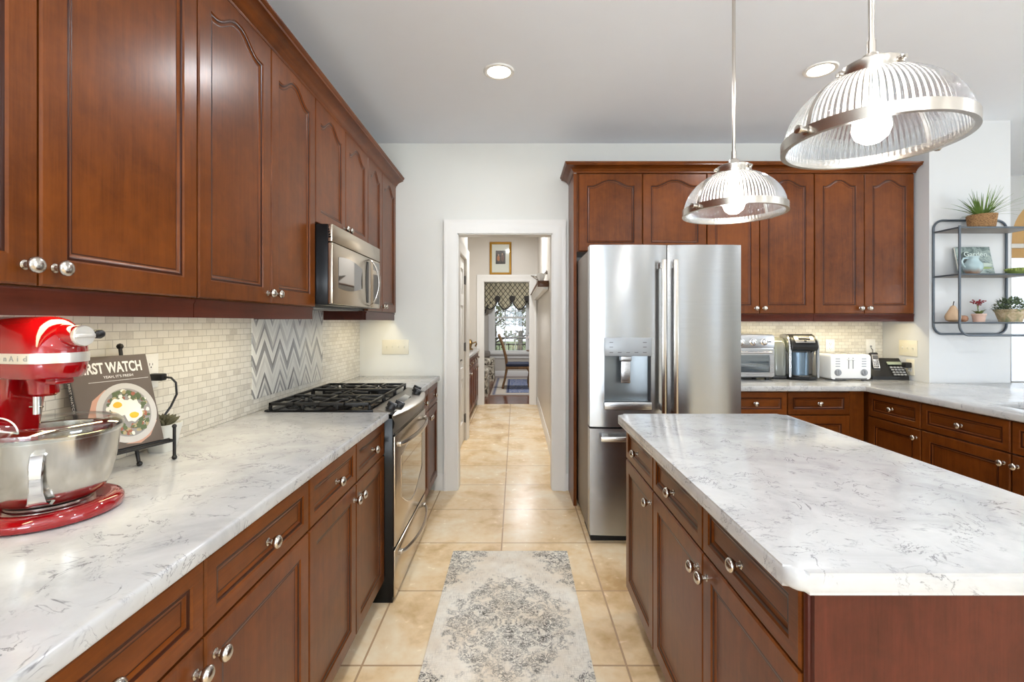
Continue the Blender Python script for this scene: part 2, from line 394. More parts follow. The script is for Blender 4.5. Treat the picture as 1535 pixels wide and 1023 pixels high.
M['glass'] = glassmat('clear_glass', (.97, .985, .98, 1), .5)
s = NT('ribbed_glass'); s.fin((1, 1, 1, 1), .03, 0., Transmission_Weight=1., IOR=1.42)
tr_ = s.new('ShaderNodeBsdfTransparent'); tr_.inputs[0].default_value = (.93, .95, .97, 1); df_ = s.new('ShaderNodeBsdfTranslucent'); df_.inputs[0].default_value = (.9, .94, 1, 1)
m1_ = s.new('ShaderNodeMixShader'); m1_.inputs[0].default_value = .06; s.t.links.new(tr_.outputs[0], m1_.inputs[1]); s.t.links.new(df_.outputs[0], m1_.inputs[2])
m2_ = s.new('ShaderNodeMixShader'); m2_.inputs[0].default_value = .42; s.t.links.new(m1_.outputs[0], m2_.inputs[1]); s.t.links.new(s.p.outputs[0], m2_.inputs[2]); s.t.links.new(m2_.outputs[0], s.out.inputs['Surface'])
M['prismglass'] = s.m
M['pane'] = glassmat('window_glass', (.98, .99, 1, 1), .2, .01)
M['bulb'] = EM('lit_bulb', (255, 246, 232), 7)
M['can'] = EM('lit_diffuser', (255, 244, 226), 9)
# ------------------------------------------------------------------ setting
CZ = 2.744
XZ = lambda y0: (lambda a, b, h: (a, h, b))     # cells (x,z) extruded along y
YZ = lambda a, b, h: (h, a, b)                  # cells (y,z) extruded along x
FZ = lambda a, b, h: (a, h, b)
struct('floor', box(B(), -2.8, 6.7, -3.6, 7.72, -.1, 0), M['tile'])
s = NT('dark_hardwood'); v = s.coord((1, 9, 1)); n = s.noise(v, 3., 5, .6, .5); k = s.math('FLOOR', s.math('MULTIPLY', s.xyz()[1], 11.))
wn = s.new('ShaderNodeTexWhiteNoise', noise_dimensions='1D'); s.put(wn.inputs['W'], k)
M['hardwood'] = s.fin(s.ramp(s.math('ADD', s.math('MULTIPLY', n, .6), s.math('MULTIPLY', wn.outputs[0], .4)), [(.3, (70, 34, 22)), (.75, (128, 70, 44))]), .16, 0.)
tag(obj('floor_dining', box(B(), -2.8, 2.6, 7.72, 12, -.1, .0), M['hardwood']), kind='structure')
struct('ceiling', box(B(), -2.8, 6.7, -3.7, 12, CZ, CZ + .1), M['ceiling'])
struct('wall_left', cells(B(), [-3.6, -3.0, -1.2, 3.89], [0, .7, 2.3, CZ], lambda i, j: not (i == 1 and j == 1), -1.36, -1.24, YZ), M['wall'])  # opening cut for the added left window
struct('wall_back', cells(B(), [-1.24, -.459, .29, 2.9], [0, 2.03, CZ], lambda i, j: not (i == 1 and j == 0), 3.768, 3.89, FZ), M['wall'])
struct('wall_pier', box(B(), 2.9, 3.47, 3.34, 4.7, 0, CZ), M['wall_white'])
struct('wall_rear', cells(B(), [-1.24, -1.0, .5, 1.87, 2.37, 3.9, 4.8, 6.6], [0, .8, 2.3, CZ], lambda i, j: not (i in (1, 3, 5) and j == 1), -3.6, -3.5, FZ), M['wall'])
struct('wall_right', cells(B(), [-3.5, -1.5, 1.1, 4.6], [0, .6, 2.4, CZ], lambda i, j: not (i == 1 and j == 1), 6.5, 6.6, YZ), M['wall'])
# far wall of the great room with an arched window, fan shade above the rail
AX, AZ, AR, AB = 5.89, 2.09, 1.1, .58
arch_pts = []
for i in range(33):
    a = PI * (1 - i / 32); c_, s_ = math.cos(a), math.sin(a)
    arch_pts.append((AX + AR * math.copysign(abs(c_) ** (2 / 2.5), c_), AZ + AB * abs(s_) ** (2 / 2.5)))
bm = B()
wallpoly = [(3.47, 0), (3.47, CZ)] + [(AX - AR, CZ)] + []
box(bm, 3.47, AX - AR, 4.6, 4.7, 0, CZ); box(bm, AX - AR, 6.5, 4.6, 4.7, 0, .7)
for (xa, za), (xb, zb) in zip(arch_pts, arch_pts[1:]):
    if xa >= 6.5: break
    xb_ = min(xb, 6.5)
    t = bmesh.new(); vs = [t.verts.new(p) for p in ((xa, 4.6, za), (xb_, 4.6, zb), (xb_, 4.6, CZ), (xa, 4.6, CZ), (xa, 4.7, za), (xb_, 4.7, zb), (xb_, 4.7, CZ), (xa, 4.7, CZ))]
    for q in ((0, 1, 2, 3), (7, 6, 5, 4), (0, 4, 5, 1)): t.faces.new([vs[i] for i in q])
    join(bm, t)
struct('wall_far', bm, M['wall_white'])
M['shade'] = P('tan_fan_shade', (214, 172, 116), .8, 0., .06, 40)
wd = struct('window_3', box(B(), AX - AR, 6.5, 4.62, 4.69, 2.05, 2.09), M['trim'])
bm = B(); poly = [p for p in arch_pts if p[0] <= 6.5]; poly = poly + [(6.5, AZ)]
prism(bm, poly, 4.655, 4.675, f=FZ); obj('fan_shade', bm, M['shade'], wd)
obj('shade', box(B(), AX - AR + .02, 6.5, 4.66, 4.69, 1.96, 2.05), M['shade'], wd)
bm = B()
for x in (AX - AR + .02, AX - .35, AX + .35): box(bm, x - .02, x + .02, 4.64, 4.69, .7, 1.96)
box(bm, AX - AR, 6.5, 4.64, 4.69, .7, .75); obj('window_frame', bm, M['trim'], wd)
obj('pane', box(B(), AX - AR, 6.5, 4.662, 4.668, .75, 1.96), M['pane'], wd)
# hall
struct('wall_hall_left', cells(B(), [3.89, 4.60, 5.36, 5.55], [0, 2.03, CZ], lambda i, j: not (i == 1 and j == 0), -.68, -.56, YZ), M['wall_hall'])
struct('wall_hall_niche', box(box(B(), -1.27, -1.15, 5.43, 7.66, 0, CZ), -1.15, -.68, 5.43, 5.55, 0, CZ), M['wall_hall'])
struct('wall_hall_right', box(B(), .354, .474, 3.89, 7.66, 0, CZ), M['wall_hall'])
struct('wall_hall_end', cells(B(), [-2.6, -.515, .225, 2.4], [0, 1.985, CZ], lambda i, j: not (i == 1 and j == 0), 7.66, 7.78, FZ), M['wall_hall'])
struct('wall_dining_left', box(B(), -2.7, -2.6, 7.66, 11.82, 0, CZ), M['wall_hall'])
struct('wall_dining_right', box(B(), 2.4, 2.5, 7.66, 11.82, 0, CZ), M['wall_hall'])
struct('wall_dining_back', cells(B(), [-2.6, -.56, .30, 2.4], [0, .58, 2.3, CZ], lambda i, j: not (i == 1 and j == 1), 11.7, 11.82, FZ), M['wall_hall'])
# casings: profile (outwards across the trim, projection)
CAS = [(0, 0), (0, .012), (.012, .016), (.07, .02), (.085, .028), (.105, .028), (.105, 0)]
def casing(name, x0, x1, top, y, sgn=-1):
    bm = B(); path = [(x1, 0), (x1, top), (x0, top), (x0, 0)]
    sweep(bm, path, [(o, -h) for o, h in CAS], lambda a, b, h: (a, y - sgn * h, b)); return struct(name, bm, M['trim'])
casing('trim_1', -.459, .29, 2.03, 3.768)
casing('trim_2', -.515, .225, 1.985, 7.66)
bm = B()
for x0, x1 in ((-.459, -.452), (.283, .29)): box(bm, x0, x1, 3.768, 3.89, 0, 2.03)
box(bm, -.459, .29, 3.768, 3.89, 2.022, 2.03); struct('trim_3', bm, M['trim'])
bm = B()
for x0, x1 in ((-.515, -.508), (.218, .225)): box(bm, x0, x1, 7.66, 7.78, 0, 1.985)
box(bm, -.515, .225, 7.66, 7.78, 1.977, 1.985); struct('trim_4', bm, M['trim'])
# hall door casing on the left wall
bm = B(); sweep(bm, [(5.36, 0), (5.36, 2.03), (4.60, 2.03), (4.60, 0)], [(o, -h) for o, h in CAS], lambda a, b, h: (-.56 - h, a, b)); struct('trim_5', bm, M['trim'])
BASE = [(0, 0), (.014, 0), (.014, .10), (.009, .115), (.006, .13), (0, .13)]
def baseb(name, path):
    struct(name, sweep(B(), path, BASE), M['trim'])
baseb('baseboard_hall_right', [(.354, 7.66), (.354, 3.89)])
baseb('baseboard_back_left', [(-.64, 3.768), (-.564, 3.768)])
baseb('baseboard_back_right', [(.395, 3.768), (.416, 3.768)])
baseb('baseboard_hall_left', [(-.56, 5.465), (-.56, 5.55)])
baseb('baseboard_dining_back', [(-2.6, 11.7), (2.4, 11.7)])
baseb('baseboard_dining_front', [(2.4, 7.78), (.33, 7.78)])
# six-panel hall door, closed in the left hall wall
def panel_door(name):
    d = B(); y0, y1, z0, z1 = 4.605, 5.355, .01, 2.025
    W = y1 - y0
    us = [0, .11, .335, .415, .64, W]; vs = [0, .22, .70, .82, 1.50, 1.62, 1.90, z1 - z0]
    pan = [(i, j) for i in (1, 3) for j in (1, 3, 5)]
    cells(d, us, vs, lambda i, j: (i, j) not in pan, 0, .02, lambda a, b, h: (-.60 + h, y0 + a, z0 + b))
    box(d, -.635, -.60, y0, y1, z0, z1)
    for i, j in pan:
        a0, a1, b0, b1 = us[i], us[i + 1], vs[j], vs[j + 1]
        lo = [( -.60, y0 + a, z0 + b) for a, b in ((a0 + .012, b0 + .012), (a1 - .012, b0 + .012), (a1 - .012, b1 - .012), (a0 + .012, b1 - .012))]
        hi = [(-.586, y0 + a, z0 + b) for a, b in ((a0 + .045, b0 + .045), (a1 - .045, b0 + .045), (a1 - .045, b1 - .045), (a0 + .045, b1 - .045))]
        rings(d, [lo, hi], True, False, True)
    return struct(name, d, M['trim'])
dr = panel_door('door_1')
for z in (.25, 1.05, 1.80):
    hb = box(B(), -.585, -.565, 5.335, 5.358, z - .045, z + .045); tube(hb, [(-.566, 5.357, z - .05), (-.566, 5.357, z + .05)], .006); obj('hinge', hb, M['dgrey'], dr)
hb = B(); lathe(hb, [(.026, 0), (.026, .006), (.01, .01), (.01, .04)], 16, T(-.58, 4.675, .95) @ Matrix.Rotation(R(90), 4, 'Y')); tube(hb, [(-.545, 4.67, .95), (-.54, 4.73, .95), (-.542, 4.78, .948)], .009); obj('door_handle', hb, M['dgrey'], dr)
# windows behind the camera, right-hand window and dining window
def sash(name, u0, u1, v0, v1, nu, nv, f, mid=True, mat='trim'):
    fr = B(); t = .05
    us = [u0, u0 + t, u1 - t, u1]; vs = [v0, v0 + t, v1 - t, v1]
    cells(fr, us, vs, lambda i, j: not (i == 1 and j == 1), 0, .06, f)
    if mid: prism(fr, [(u0 + t, (v0 + v1) / 2 - .025), (u1 - t, (v0 + v1) / 2 - .025), (u1 - t, (v0 + v1) / 2 + .025), (u0 + t, (v0 + v1) / 2 + .025)], .01, .05, f=f)
    for k in range(1, nu):
        u = u0 + t + (u1 - u0 - 2 * t) * k / nu; prism(fr, [(u - .009, v0 + t), (u + .009, v0 + t), (u + .009, v1 - t), (u - .009, v1 - t)], .02, .04, f=f)
    for k in range(1, nv):
        v = v0 + t + (v1 - v0 - 2 * t) * k / nv; prism(fr, [(u0 + t, v - .009), (u1 - t, v - .009), (u1 - t, v + .009), (u0 + t, v + .009)], .02, .04, f=f)
    o = struct(name, fr, M[mat])
    obj('pane', prism(B(), [(u0 + t, v0 + t), (u1 - t, v0 + t), (u1 - t, v1 - t), (u0 + t, v1 - t)], .028, .032, f=f), M['pane'], o); return o
for k, (x, x1) in enumerate(((-1.0, .5), (1.87, 2.37), (3.9, 4.8))):
    sash('window_%d' % (4 + k), x, x1, .8, 2.3, max(1, round((x1 - x) / .37)), 4, lambda a, b, h: (a, -3.57 + h, b))
sash('window_7', -1.5, 1.1, .6, 2.4, 6, 4, lambda a, b, h: (6.52 + h, a, b))
sash('window_2', -3.0, -1.2, .7, 2.3, 4, 4, lambda a, b, h: (-1.33 + h, a, b))  # added unseen window, put in to light the island and right cabinets
wn_ = sash('window_1', -.56, .30, .58, 2.3, 3, 5, lambda a, b, h: (a, 11.74 + h, b))
bm = B(); sweep(bm, [(.30, .56), (.30, 2.3), (-.56, 2.3), (-.56, .56)], [(o, -h) for o, h in CAS], lambda a, b, h: (a, 11.70 + h, b)); box(bm, -.70, .44, 11.63, 11.70, .54, .58); box(bm, -.66, .40, 11.68, 11.70, .44, .54)
obj('window_sill', bm, M['trim'], wn_)
# ------------------------------------------------------------------ cabinetry
def offset_loop(pts, d):
    n = len(pts); out = []
    for i in range(n):
        a, b, c = Vector(pts[i - 1]), Vector(pts[i]), Vector(pts[(i + 1) % n])
        d1 = (b - a).normalized(); d2 = (c - b).normalized(); n1 = Vector((-d1.y, d1.x)); n2 = Vector((-d2.y, d2.x))
        k = max(.35, 1 + n1.dot(n2)); m = (n1 + n2) / k
        out.append((b.x + m.x * d, b.y + m.y * d))
    return out
def door_bm(x0, x1, z0, z1, stile=.056, arch=0., t=.02, side=None):
    """framed door with a recessed flat panel behind a moulded edge; arch>0 gives the cathedral top"""
    bm = B(); ys = 0.0; wv = x1 - x0; a0, a1, b0 = x0 + stile, x1 - stile, z0 + stile
    inner = [(a0, b0), (a1, b0)]; outer = [(x0, z0), (x1, z0)]
    if arch:
        zs = z1 - stile * .72 - arch; N = 28
        for i in range(N + 1):
            u = 1 - 2 * i / N; fx = min(1, max(0, abs(u) - .07) / .76); zz = zs + arch * .5 * (1 + math.cos(PI * fx))
            x = (a0 + a1) / 2 + u * (a1 - a0) / 2; inner.append((x, zz)); outer.append((x0 + (x - a0) / (a1 - a0) * wv, z1))
    else:
        b1 = z1 - stile; inner += [(a1, b1), (a0, b1)]; outer += [(x1, z1), (x0, z1)]
    L = []
    P3 = lambda pts, y: [(p[0], y, p[1]) for p in pts]
    c = .004
    shr = [(min(max(p[0], x0 + c), x1 - c), min(max(p[1], z0 + c), z1 - c)) for p in outer]
    L.append(P3(outer, ys + t)); L.append(P3(outer, ys + c)); L.append(P3(shr, ys))
    for o, d in ((-.0005, 0), (.0035, .0035), (.008, .0035), (.011, .0055), (.018, .0095), (.021, .0095)):
        L.append(P3(offset_loop(inner, o), ys + d))
    rings(bm, L, True, True, True); bm.faces.ensure_lookup_table(); n = len(inner)
    for k in (4, 5, 7):                        # dark glaze worked into the moulded edge
        for f in bm.faces[k * n:(k + 1) * n]: f.material_index = 1
    return bm
def knob_bm(x, z):
    bm = B(); mx = T(x, 0, z) @ Matrix.Rotation(R(90), 4, 'X')
    lathe(bm, [(.0095, 0), (.0095, .002), (.006, .004), (.0055, .010), (.0085, .0125), (.0095, .014), (.0125, .017), (.0158, .021), (.0168, .025), (.0155, .029), (.011, .0325), (.005, .0342), (0, .0346)], 20, mx); return bm
GAP = .002
def base_cabinet(label, loc, rz, W, depth, fronts, group=None, top_z=.866):
    """fronts: list of (x0, x1, kind, knob side) where kind is 'dd' drawer over door, 'D' door only"""
    t = thing('base_cabinet', label, 'cabinet', loc, rz, group)
    obj('body', box(B(), 0, W, .0205, depth, .10, top_z), M['wood'], t)
    obj('toe_kick', box(B(), 0, W, .085, depth - .01, 0, .10), M['wood_h'], t)
    for x0, x1, kind, side in fronts:
        if 'd' in kind:
            d = obj('drawer', door_bm(x0 + GAP, x1 - GAP, .706, .858, .034), [M['wood_h'], M['glaze']], t)
            obj('knob', knob_bm((x0 + x1) / 2, .782), M['nickel'], d)
        top = .70 if 'd' in kind else .858
        d = obj('door', door_bm(x0 + GAP, x1 - GAP, .112, top, .052), [M['wood'], M['glaze']], t)
        kx = x1 - .03 if side > 0 else x0 + .03
        obj('knob', knob_bm(kx, top - .05), M['nickel'], d)
    return t
def wall_cabinet(label, loc, rz, W, depth, z0, z1, doors, group=None, rail=True, arch=.055, ends=(0, 0)):
    t = thing('wall_cabinet', label, 'cabinet', (loc[0], loc[1], z0), rz, group); h = z1 - z0
    obj('body', box(B(), 0, W, .0205, depth, 0, h + .012), M['wood'], t)
    for x0, x1, side in doors:
        d = obj('door', door_bm(x0 + GAP, x1 - GAP, .004, h - .004, .056, arch), [M['wood'], M['glaze']], t)
        kx = x1 - .03 if side > 0 else x0 + .03
        if side: obj('knob', knob_bm(kx, .042), M['nickel'], d)
    if rail:
        r = sweep(B(), [(0, .014), (W, .014)], [(0, 0), (.004, 0), (.004, -.008), (0, -.014), (0, -.055), (-.018, -.055), (-.018, 0)])
        if ends[0]: box(r, 0, .018, .033, depth, -.055, 0)
        if ends[1]: box(r, W - .018, W, .033, depth, -.055, 0)
        obj('light_rail', r, M['rail_wood'], t)
    return t
L90, R90 = R(90), R(-90)
# left base run (faces the aisle, +X)
FX = -.618
base_cabinet('cherry base cabinet nearest the camera, cut off by the lower left corner', (FX, -.48, 0), L90, .95, .62, [(0, .475, 'dd', 1), (.475, .95, 'dd', -1)], 'base cabinets under the left counter')
base_cabinet('two-door two-drawer cherry base cabinet below the red stand mixer', (FX, .47, 0), L90, .955, .62, [(0, .478, 'dd', 1), (.478, .955, 'dd', -1)], 'base cabinets under the left counter')
base_cabinet('two-door two-drawer cherry base cabinet beside the near side of the gas range', (FX, 1.427, 0), L90, .823, .62, [(0, .42, 'dd', 1), (.42, .815, 'dd', -1)], 'base cabinets under the left counter')
base_cabinet('narrow cherry base cabinet between the gas range and the doorway wall', (FX, 3.018, 0), L90, .747, .62, [(0, .37, 'dd', 1), (.37, .745, 'dd', -1)], 'base cabinets under the left counter')
# left counter: one worktop, notched for the range
bm = cells(B(), [-1.239, -1.185, -.600], [-.6, 2.250, 3.014, 3.767], lambda i, j: not (i == 1 and j == 1), .867, .9045, bev=.008)
tag(obj('countertop', bm, M['quartz']), 'long white veined quartz worktop along the left wall under the red mixer', 'countertop')
# island
IX = .508
base_cabinet('single-door cherry cabinet at the refrigerator end of the island', (IX, 2.198, 0), R90, .435, .70, [(.004, .434, 'dd', 1)], 'island cabinets')
t = base_cabinet('wide two-door cherry island cabinet with the plain red-brown end panel', (IX, 1.763, 0), R90, .929, .70, [(0, .468, 'dd', 1), (.468, .912, 'dd', -1)], 'island cabinets')
obj('end_panel', box(box(B(), .9295, .941, .008, .70, .0, .866), .914, .9295, .003, .030, .1, .866, .005), M['oak'], t)
bm = B(); pol = rrect(.468, 1.240, .806, 2.206, .030, 8); prism(bm, pol, .867, .9045, .014, 4)
tag(obj('countertop', bm, M['quartz']), 'white veined quartz island top with rounded corners', 'countertop')
# back run and right run
base_cabinet('cherry base cabinet on the back wall beside the refrigerator, under the toaster oven', (1.388, 3.2, 0), 0, .966, .56, [(0, .439, 'dd', 1), (.439, .861, 'dd', -1)], 'base cabinets of the corner run')
t = base_cabinet('cherry corner base cabinet of the right-hand run with one drawer and door', (2.355, 3.335, 0), R90, .567, .54, [(.15, .565, 'dd', 1)], 'base cabinets of the corner run')
base_cabinet('wide cherry base cabinet on the right below the near edge of the sink', (2.355, 2.766, 0), R90, .5, .62, [(0, .498, 'dd', 1)], 'base cabinets of the corner run', .66)
t = base_cabinet('cherry sink base cabinet at the right edge of the picture', (2.355, 2.264, 0), R90, .95, .62, [(0, .475, 'dd', -1), (.475, .95, 'dd', 1)], 'base cabinets of the corner run', .66)
obj('side_panel', box(B(), .932, .95, .0205, .62, .66, .866), M['wood'], t)
xs = [1.372, 2.325, 2.47, 2.90, 3.60]; ys = [.9, 1.75, 2.52, 3.165, 3.338, 3.767]
def fill_r(i, j):
    if i == 0: return j >= 3
    if i == 2 and j == 1: return False
    if i == 3: return j <= 3
    return True
bm = cells(B(), xs, ys, fill_r, .867, .9045, bev=.008)
tag(obj('countertop', bm, M['quartz']), 'L-shaped quartz worktop along the back wall and right-hand run', 'countertop')
sk = thing('sink', 'undermount stainless steel sink at the right edge of the right-hand counter', 'sink', (2.685, 2.135, .867))
bm = B(); o_ = rrect(-.235, .235, -.40, .40, .05); i_ = rrect(-.213, .213, -.383, .383, .05); i2 = rrect(-.19, .19, -.36, .36, .05)
Z = lambda l, z: [(a, b, z) for a, b in l]
rings(bm, [Z(o_, -.001), Z(i_, -.001), Z(i2, -.18), Z(rrect(-.15, .15, -.32, .32, .05), -.19)], True, False, True)
rings(bm, [Z(o_, -.001), Z(o_, -.004), Z(rrect(-.225, .225, -.39, .39, .05), -.005), Z(rrect(-.20, .20, -.37, .37, .05), -.195)], True, False, True)
obj('basin', bm, M['steel'], sk)
# wall cabinets, left
UX = -.945; UZ0, UZ1 = 1.398, 2.395
LEFT_UP = 'cathedral wall cabinets on the left wall'
def wcl(label, y0, y1, doors, z0=UZ0, rail=True, ends=(0, 0)):
    return wall_cabinet(label, (UX, y0), L90, y1 - y0 - .001, .294, z0, UZ1, [(a - y0, b - y0 - .0005, s) for a, b, s in doors], LEFT_UP, rail, ends=ends)
wcl('tall cherry wall cabinet at the upper left corner, nearest the camera', -.46, .468, [(-.46, .004, 1), (.004, .468, -1)])
wcl('large cherry wall cabinet directly above the red stand mixer', .47, 1.418, [(.47, .946, 1), (.946, 1.417, -1)])
wcl('cherry wall cabinet with cathedral doors on the near side of the microwave', 1.42, 2.249, [(1.42, 1.843, 1), (1.843, 2.249, -1)], ends=(0, 1))
wcl('short cherry wall cabinet above the microwave', 2.251, 3.049, [(2.251, 2.648, 1), (2.648, 3.049, -1)], 1.80, False)
wcl('narrow cherry wall cabinet between the microwave and the doorway wall', 3.051, 3.766, [(3.051, 3.374, 1), (3.374, 3.76, -1)], ends=(1, 0))
CROWN = [(0, 0), (.004, 0), (.004, .012), (.012, .018), (.016, .028), (.030, .040), (.052, .050), (.060, .052), (.060, .062), (.066, .066), (.070, .078), (0, .078)]
bm = sweep(B(), [(UX - .004, -.46), (UX - .004, 3.767)], [(n_, UZ1 - .006 + h) for n_, h in CROWN])
tag(obj('crown_molding', bm, M['wood_y']), 'stepped cherry crown molding along the top of the left wall cabinets', 'molding')
# wall cabinets, right, with the deep refrigerator side panel
UY = 3.44
RUP = 'cathedral wall cabinets on the back wall'
def wcb(label, x0, x1, doors, z0, rail, ends=(0, 0)):
    return wall_cabinet(label, (x0, UY), 0, x1 - x0 - .001, .327, z0, 2.405, [(a - x0, b - x0 - .0005, s) for a, b, s in doors], RUP, rail, .043, ends)
fc = wcb('cherry wall cabinet above the refrigerator with short cathedral doors', .442, 1.381, [(.455, .917, 0), (.917, 1.381, 0)], 1.84, False)
wcb('cherry wall cabinet behind the far pendant lamp, above the toaster oven', 1.383, 2.158, [(1.383, 1.763, 1), (1.763, 2.158, -1)], 1.388, True)
wcb('cherry wall cabinet at the right end above the white toaster', 2.160, 2.888, [(2.160, 2.52, 1), (2.52, 2.881, -1)], 1.388, True, (0, 1))
tag(obj('refrigerator_side_panel', box(B(), .418, .4405, UY + .004, 3.767, 0, 2.405), M['wood']), 'tall narrow cherry panel between the doorway and the refrigerator', 'panel')
bm = sweep(B(), [(.420, 3.767), (.420, UY), (2.889, UY)], [(n_, 2.407 + h * .8) for n_, h in CROWN])
tag(obj('crown_molding', bm, M['wood_h']), 'cherry crown molding over the back wall cabinets and refrigerator', 'molding')
# backsplashes
bm = cells(B(), [-.5, 2.215, 3.03, 3.767], [.905, .965, 1.34, 1.397, 1.45], lambda i, j: True if i != 1 and j < 3 else (i == 1), -1.2395, -1.232, YZ)
tag(obj('backsplash', bm, M['splash_y']), 'cream marble mosaic backsplash along the left wall', 'backsplash')
bm = B(); prism(bm, [(2.217, .966), (3.028, .966), (3.028, 1.405), (2.217, 1.405)], -1.2318, -1.226, .003, 2, YZ)
tag(obj('tile_panel', bm, M['chevron']), 'grey and white chevron tile panel behind the gas range', 'tile panel')
bm = box(B(), 1.36, 2.897, 3.7605, 3.7675, .905, 1.388)
tag(obj('backsplash', bm, M['splash_x']), 'cream marble mosaic backsplash behind the toaster oven and coffee maker', 'backsplash')
# under-cabinet strips
def strip(label, x0, x1, y0, y1, z, axis):
    t = thing('undercabinet_light', label, 'light', ((x0 + x1) / 2, (y0 + y1) / 2, z))
    obj('housing', box(B(), (x0 - x1) / 2, (x1 - x0) / 2, (y0 - y1) / 2, (y1 - y0) / 2, -.008, 0), M['wplastic'], t)
    area('undercabinet_glow', ((x0 + x1) / 2, (y0 + y1) / 2, z - .0095), (0, 0, 0), x1 - x0 - .004, y1 - y0 - .01, (2.6 if axis == 0 else 1.8) * max(x1 - x0, y1 - y0), (1, .84, .50), spread=165)
strip('white light strip under the left wall cabinets above the red mixer', -1.03, -.99, .55, 1.38, 1.397, 1)
strip('white light strip under the left wall cabinets near the chevron tile', -1.03, -.99, 1.46, 2.15, 1.397, 1)
strip('white light strip under the narrow wall cabinet by the doorway wall', -1.03, -.99, 3.12, 3.68, 1.397, 1)
strip('white light strip under the back wall cabinets above the coffee maker', 1.45, 2.80, 3.50, 3.54, 1.387, 0)
# ------------------------------------------------------------------ gas range
rg = thing('gas_range', 'slide-in stainless steel gas range with black grates between the left cabinets', 'range', (-.575, 2.252, 0), L90)
obj('body', box(box(B(), 0, .76, .006, .60, .0, .896, .003), .02, .74, .001, .02, .788, .80), M['black'], rg)
obj('cooktop', box(B(), -.006, .766, .098, .612, .9052, .9135, .003), M['black'], rg)
N = 24; bow = lambda x: -.048 * (1 - ((x - .38) / .38) ** 2)
bm = B(); rings(bm, [[(x, .100, .902), (x, .100, .917), (x, .060, .911), (x, bow(x) + .006, .889), (x, bow(x), .884), (x, bow(x) + .002, .872), (x, .060, .872)] for x in [.76 * i / N for i in range(N + 1)]])
cp = obj('control_panel', bm, M['panel_steel'], rg)
bm = B(); rings(bm, [[(x, .05, .872), (x, bow(x) + .006, .872), (x, bow(x) * .75 + .012, .845), (x, .004 + bow(x) * .25, .812), (x, .004, .795), (x, .05, .795)] for x in [.001 + .758 * i / N for i in range(N + 1)]])
obj('lower_fascia', bm, M['dgrey'], rg)
sl = Matrix.Rotation(R(24), 4, 'X')
def rknob(x, y):
    z = .911 - (.060 - y) * .40; bm = B(); mx = T(x, y, z - .001) @ sl
    lathe(bm, [(.026, 0), (.026, .004), (.021, .006), (.019, .026), (.016, .030), (0, .030)], 20, mx)
    box(bm, -.0075, .0075, -.024, .024, .012, .036, .003, mx=mx); obj('knob', bm, M['plastic'], cp)
for x, y in ((.085, .040), (.165, .022), (.600, .022), (.680, .040)): rknob(x, y)
bm = B(); box(bm, .29, .47, -.030, .040, .0005, .003, .001, mx=T(0, .02, .8985) @ sl); ds = obj('display', bm, M['bglass'], cp)
bm = B()
for i in range(6): box(bm, .30 + i * .028, .318 + i * .028, -.026, -.018, .003, .0038, mx=T(0, .02, .8985) @ sl)
obj('button', bm, M['grey'], ds)['kind'] = 'stuff'
burn = [(.15, .24, .045), (.15, .48, .036), (.38, .36, .05), (.61, .24, .045), (.61, .48, .036)]
for x, y, r in burn:
    bm = B(); lathe(bm, [(r * 1.25, .9135), (r * 1.2, .920), (r * .95, .922), (r * .95, .926), (r, .928), (r, .933), (r * .9, .936), (0, .937)], 28, T(x, y, 0)); obj('burner', bm, M['iron'], rg)
def grate(x0, x1, cs):
    bm = B(); y0, y1, z, t = .115, .60, .946, .0065
    bar = lambda a, b, c, d, zz=z: box(bm, a, b, c, d, zz - .014, zz, .0025)
    bar(x0, x0 + .013, y0, y1); bar(x1 - .013, x1, y0, y1); bar(x0, x1, y0, y0 + .013); bar(x0, x1, y1 - .013, y1); bar(x0, x1, .354, .367)
    for cx, cy in cs:
        for a in (45, 135, 225, 315):
            ca, sa = math.cos(R(a)), math.sin(R(a)); L_ = .092 if x1 - x0 > .2 else .07
            tube(bm, [(cx + ca * .028, cy + sa * .028, z - .004), (cx + ca * .06, cy + sa * .06, z - .004), (cx + ca * L_, cy + sa * L_, z - .012), (cx + ca * (L_ + .01), cy + sa * (L_ + .01), .9137)], .0058, 6)
        bar(cx - t, cx + t, cy + .03, min(cy + .12, y1)); bar(cx - t, cx + t, max(cy - .12, y0), cy - .03)
        bar(x0, cx - .03, cy - t, cy + t); bar(cx + .03, x1, cy - t, cy + t)
    for x in (x0 + .0065, x1 - .0065):
        for y in (y0 + .0065, y0 + .16, y1 - .16, y1 - .0065):
            box(bm, x - .0065, x + .0065, y - .0065, y + .0065, .9136, z - .01, .0015); 
    obj('grate', bm, M['iron'], rg)
grate(.012, .262, [(.15, .24), (.15, .48)]); grate(.266, .494, [(.38, .36)]); grate(.498, .748, [(.61, .24), (.61, .48)])
od = obj('oven_door', box(B(), .004, .756, -.004, .0055, .262, .786, .004), M['range_steel'], rg)
wpoly = [(.12, .665)] + [(.12 + .52 * i / 16, .665 + .03 * math.sin(PI * i / 16)) for i in range(1, 16)] + [(.64, .665)] + [(.64 - .52 * i / 16, .46 - .10 * math.sin(PI * i / 16)) for i in range(0, 17)]
bm = B(); prism(bm, wpoly, .0040, .0052, 0, f=lambda a, b, h: (a, -h, b)); obj('oven_window', bm, M['bglass'], od)
bm = B(); tube(bm, [(a, -.0048, b) for a, b in wpoly], .0035, 6, True); obj('window_rim', bm, M['range_steel'], od)
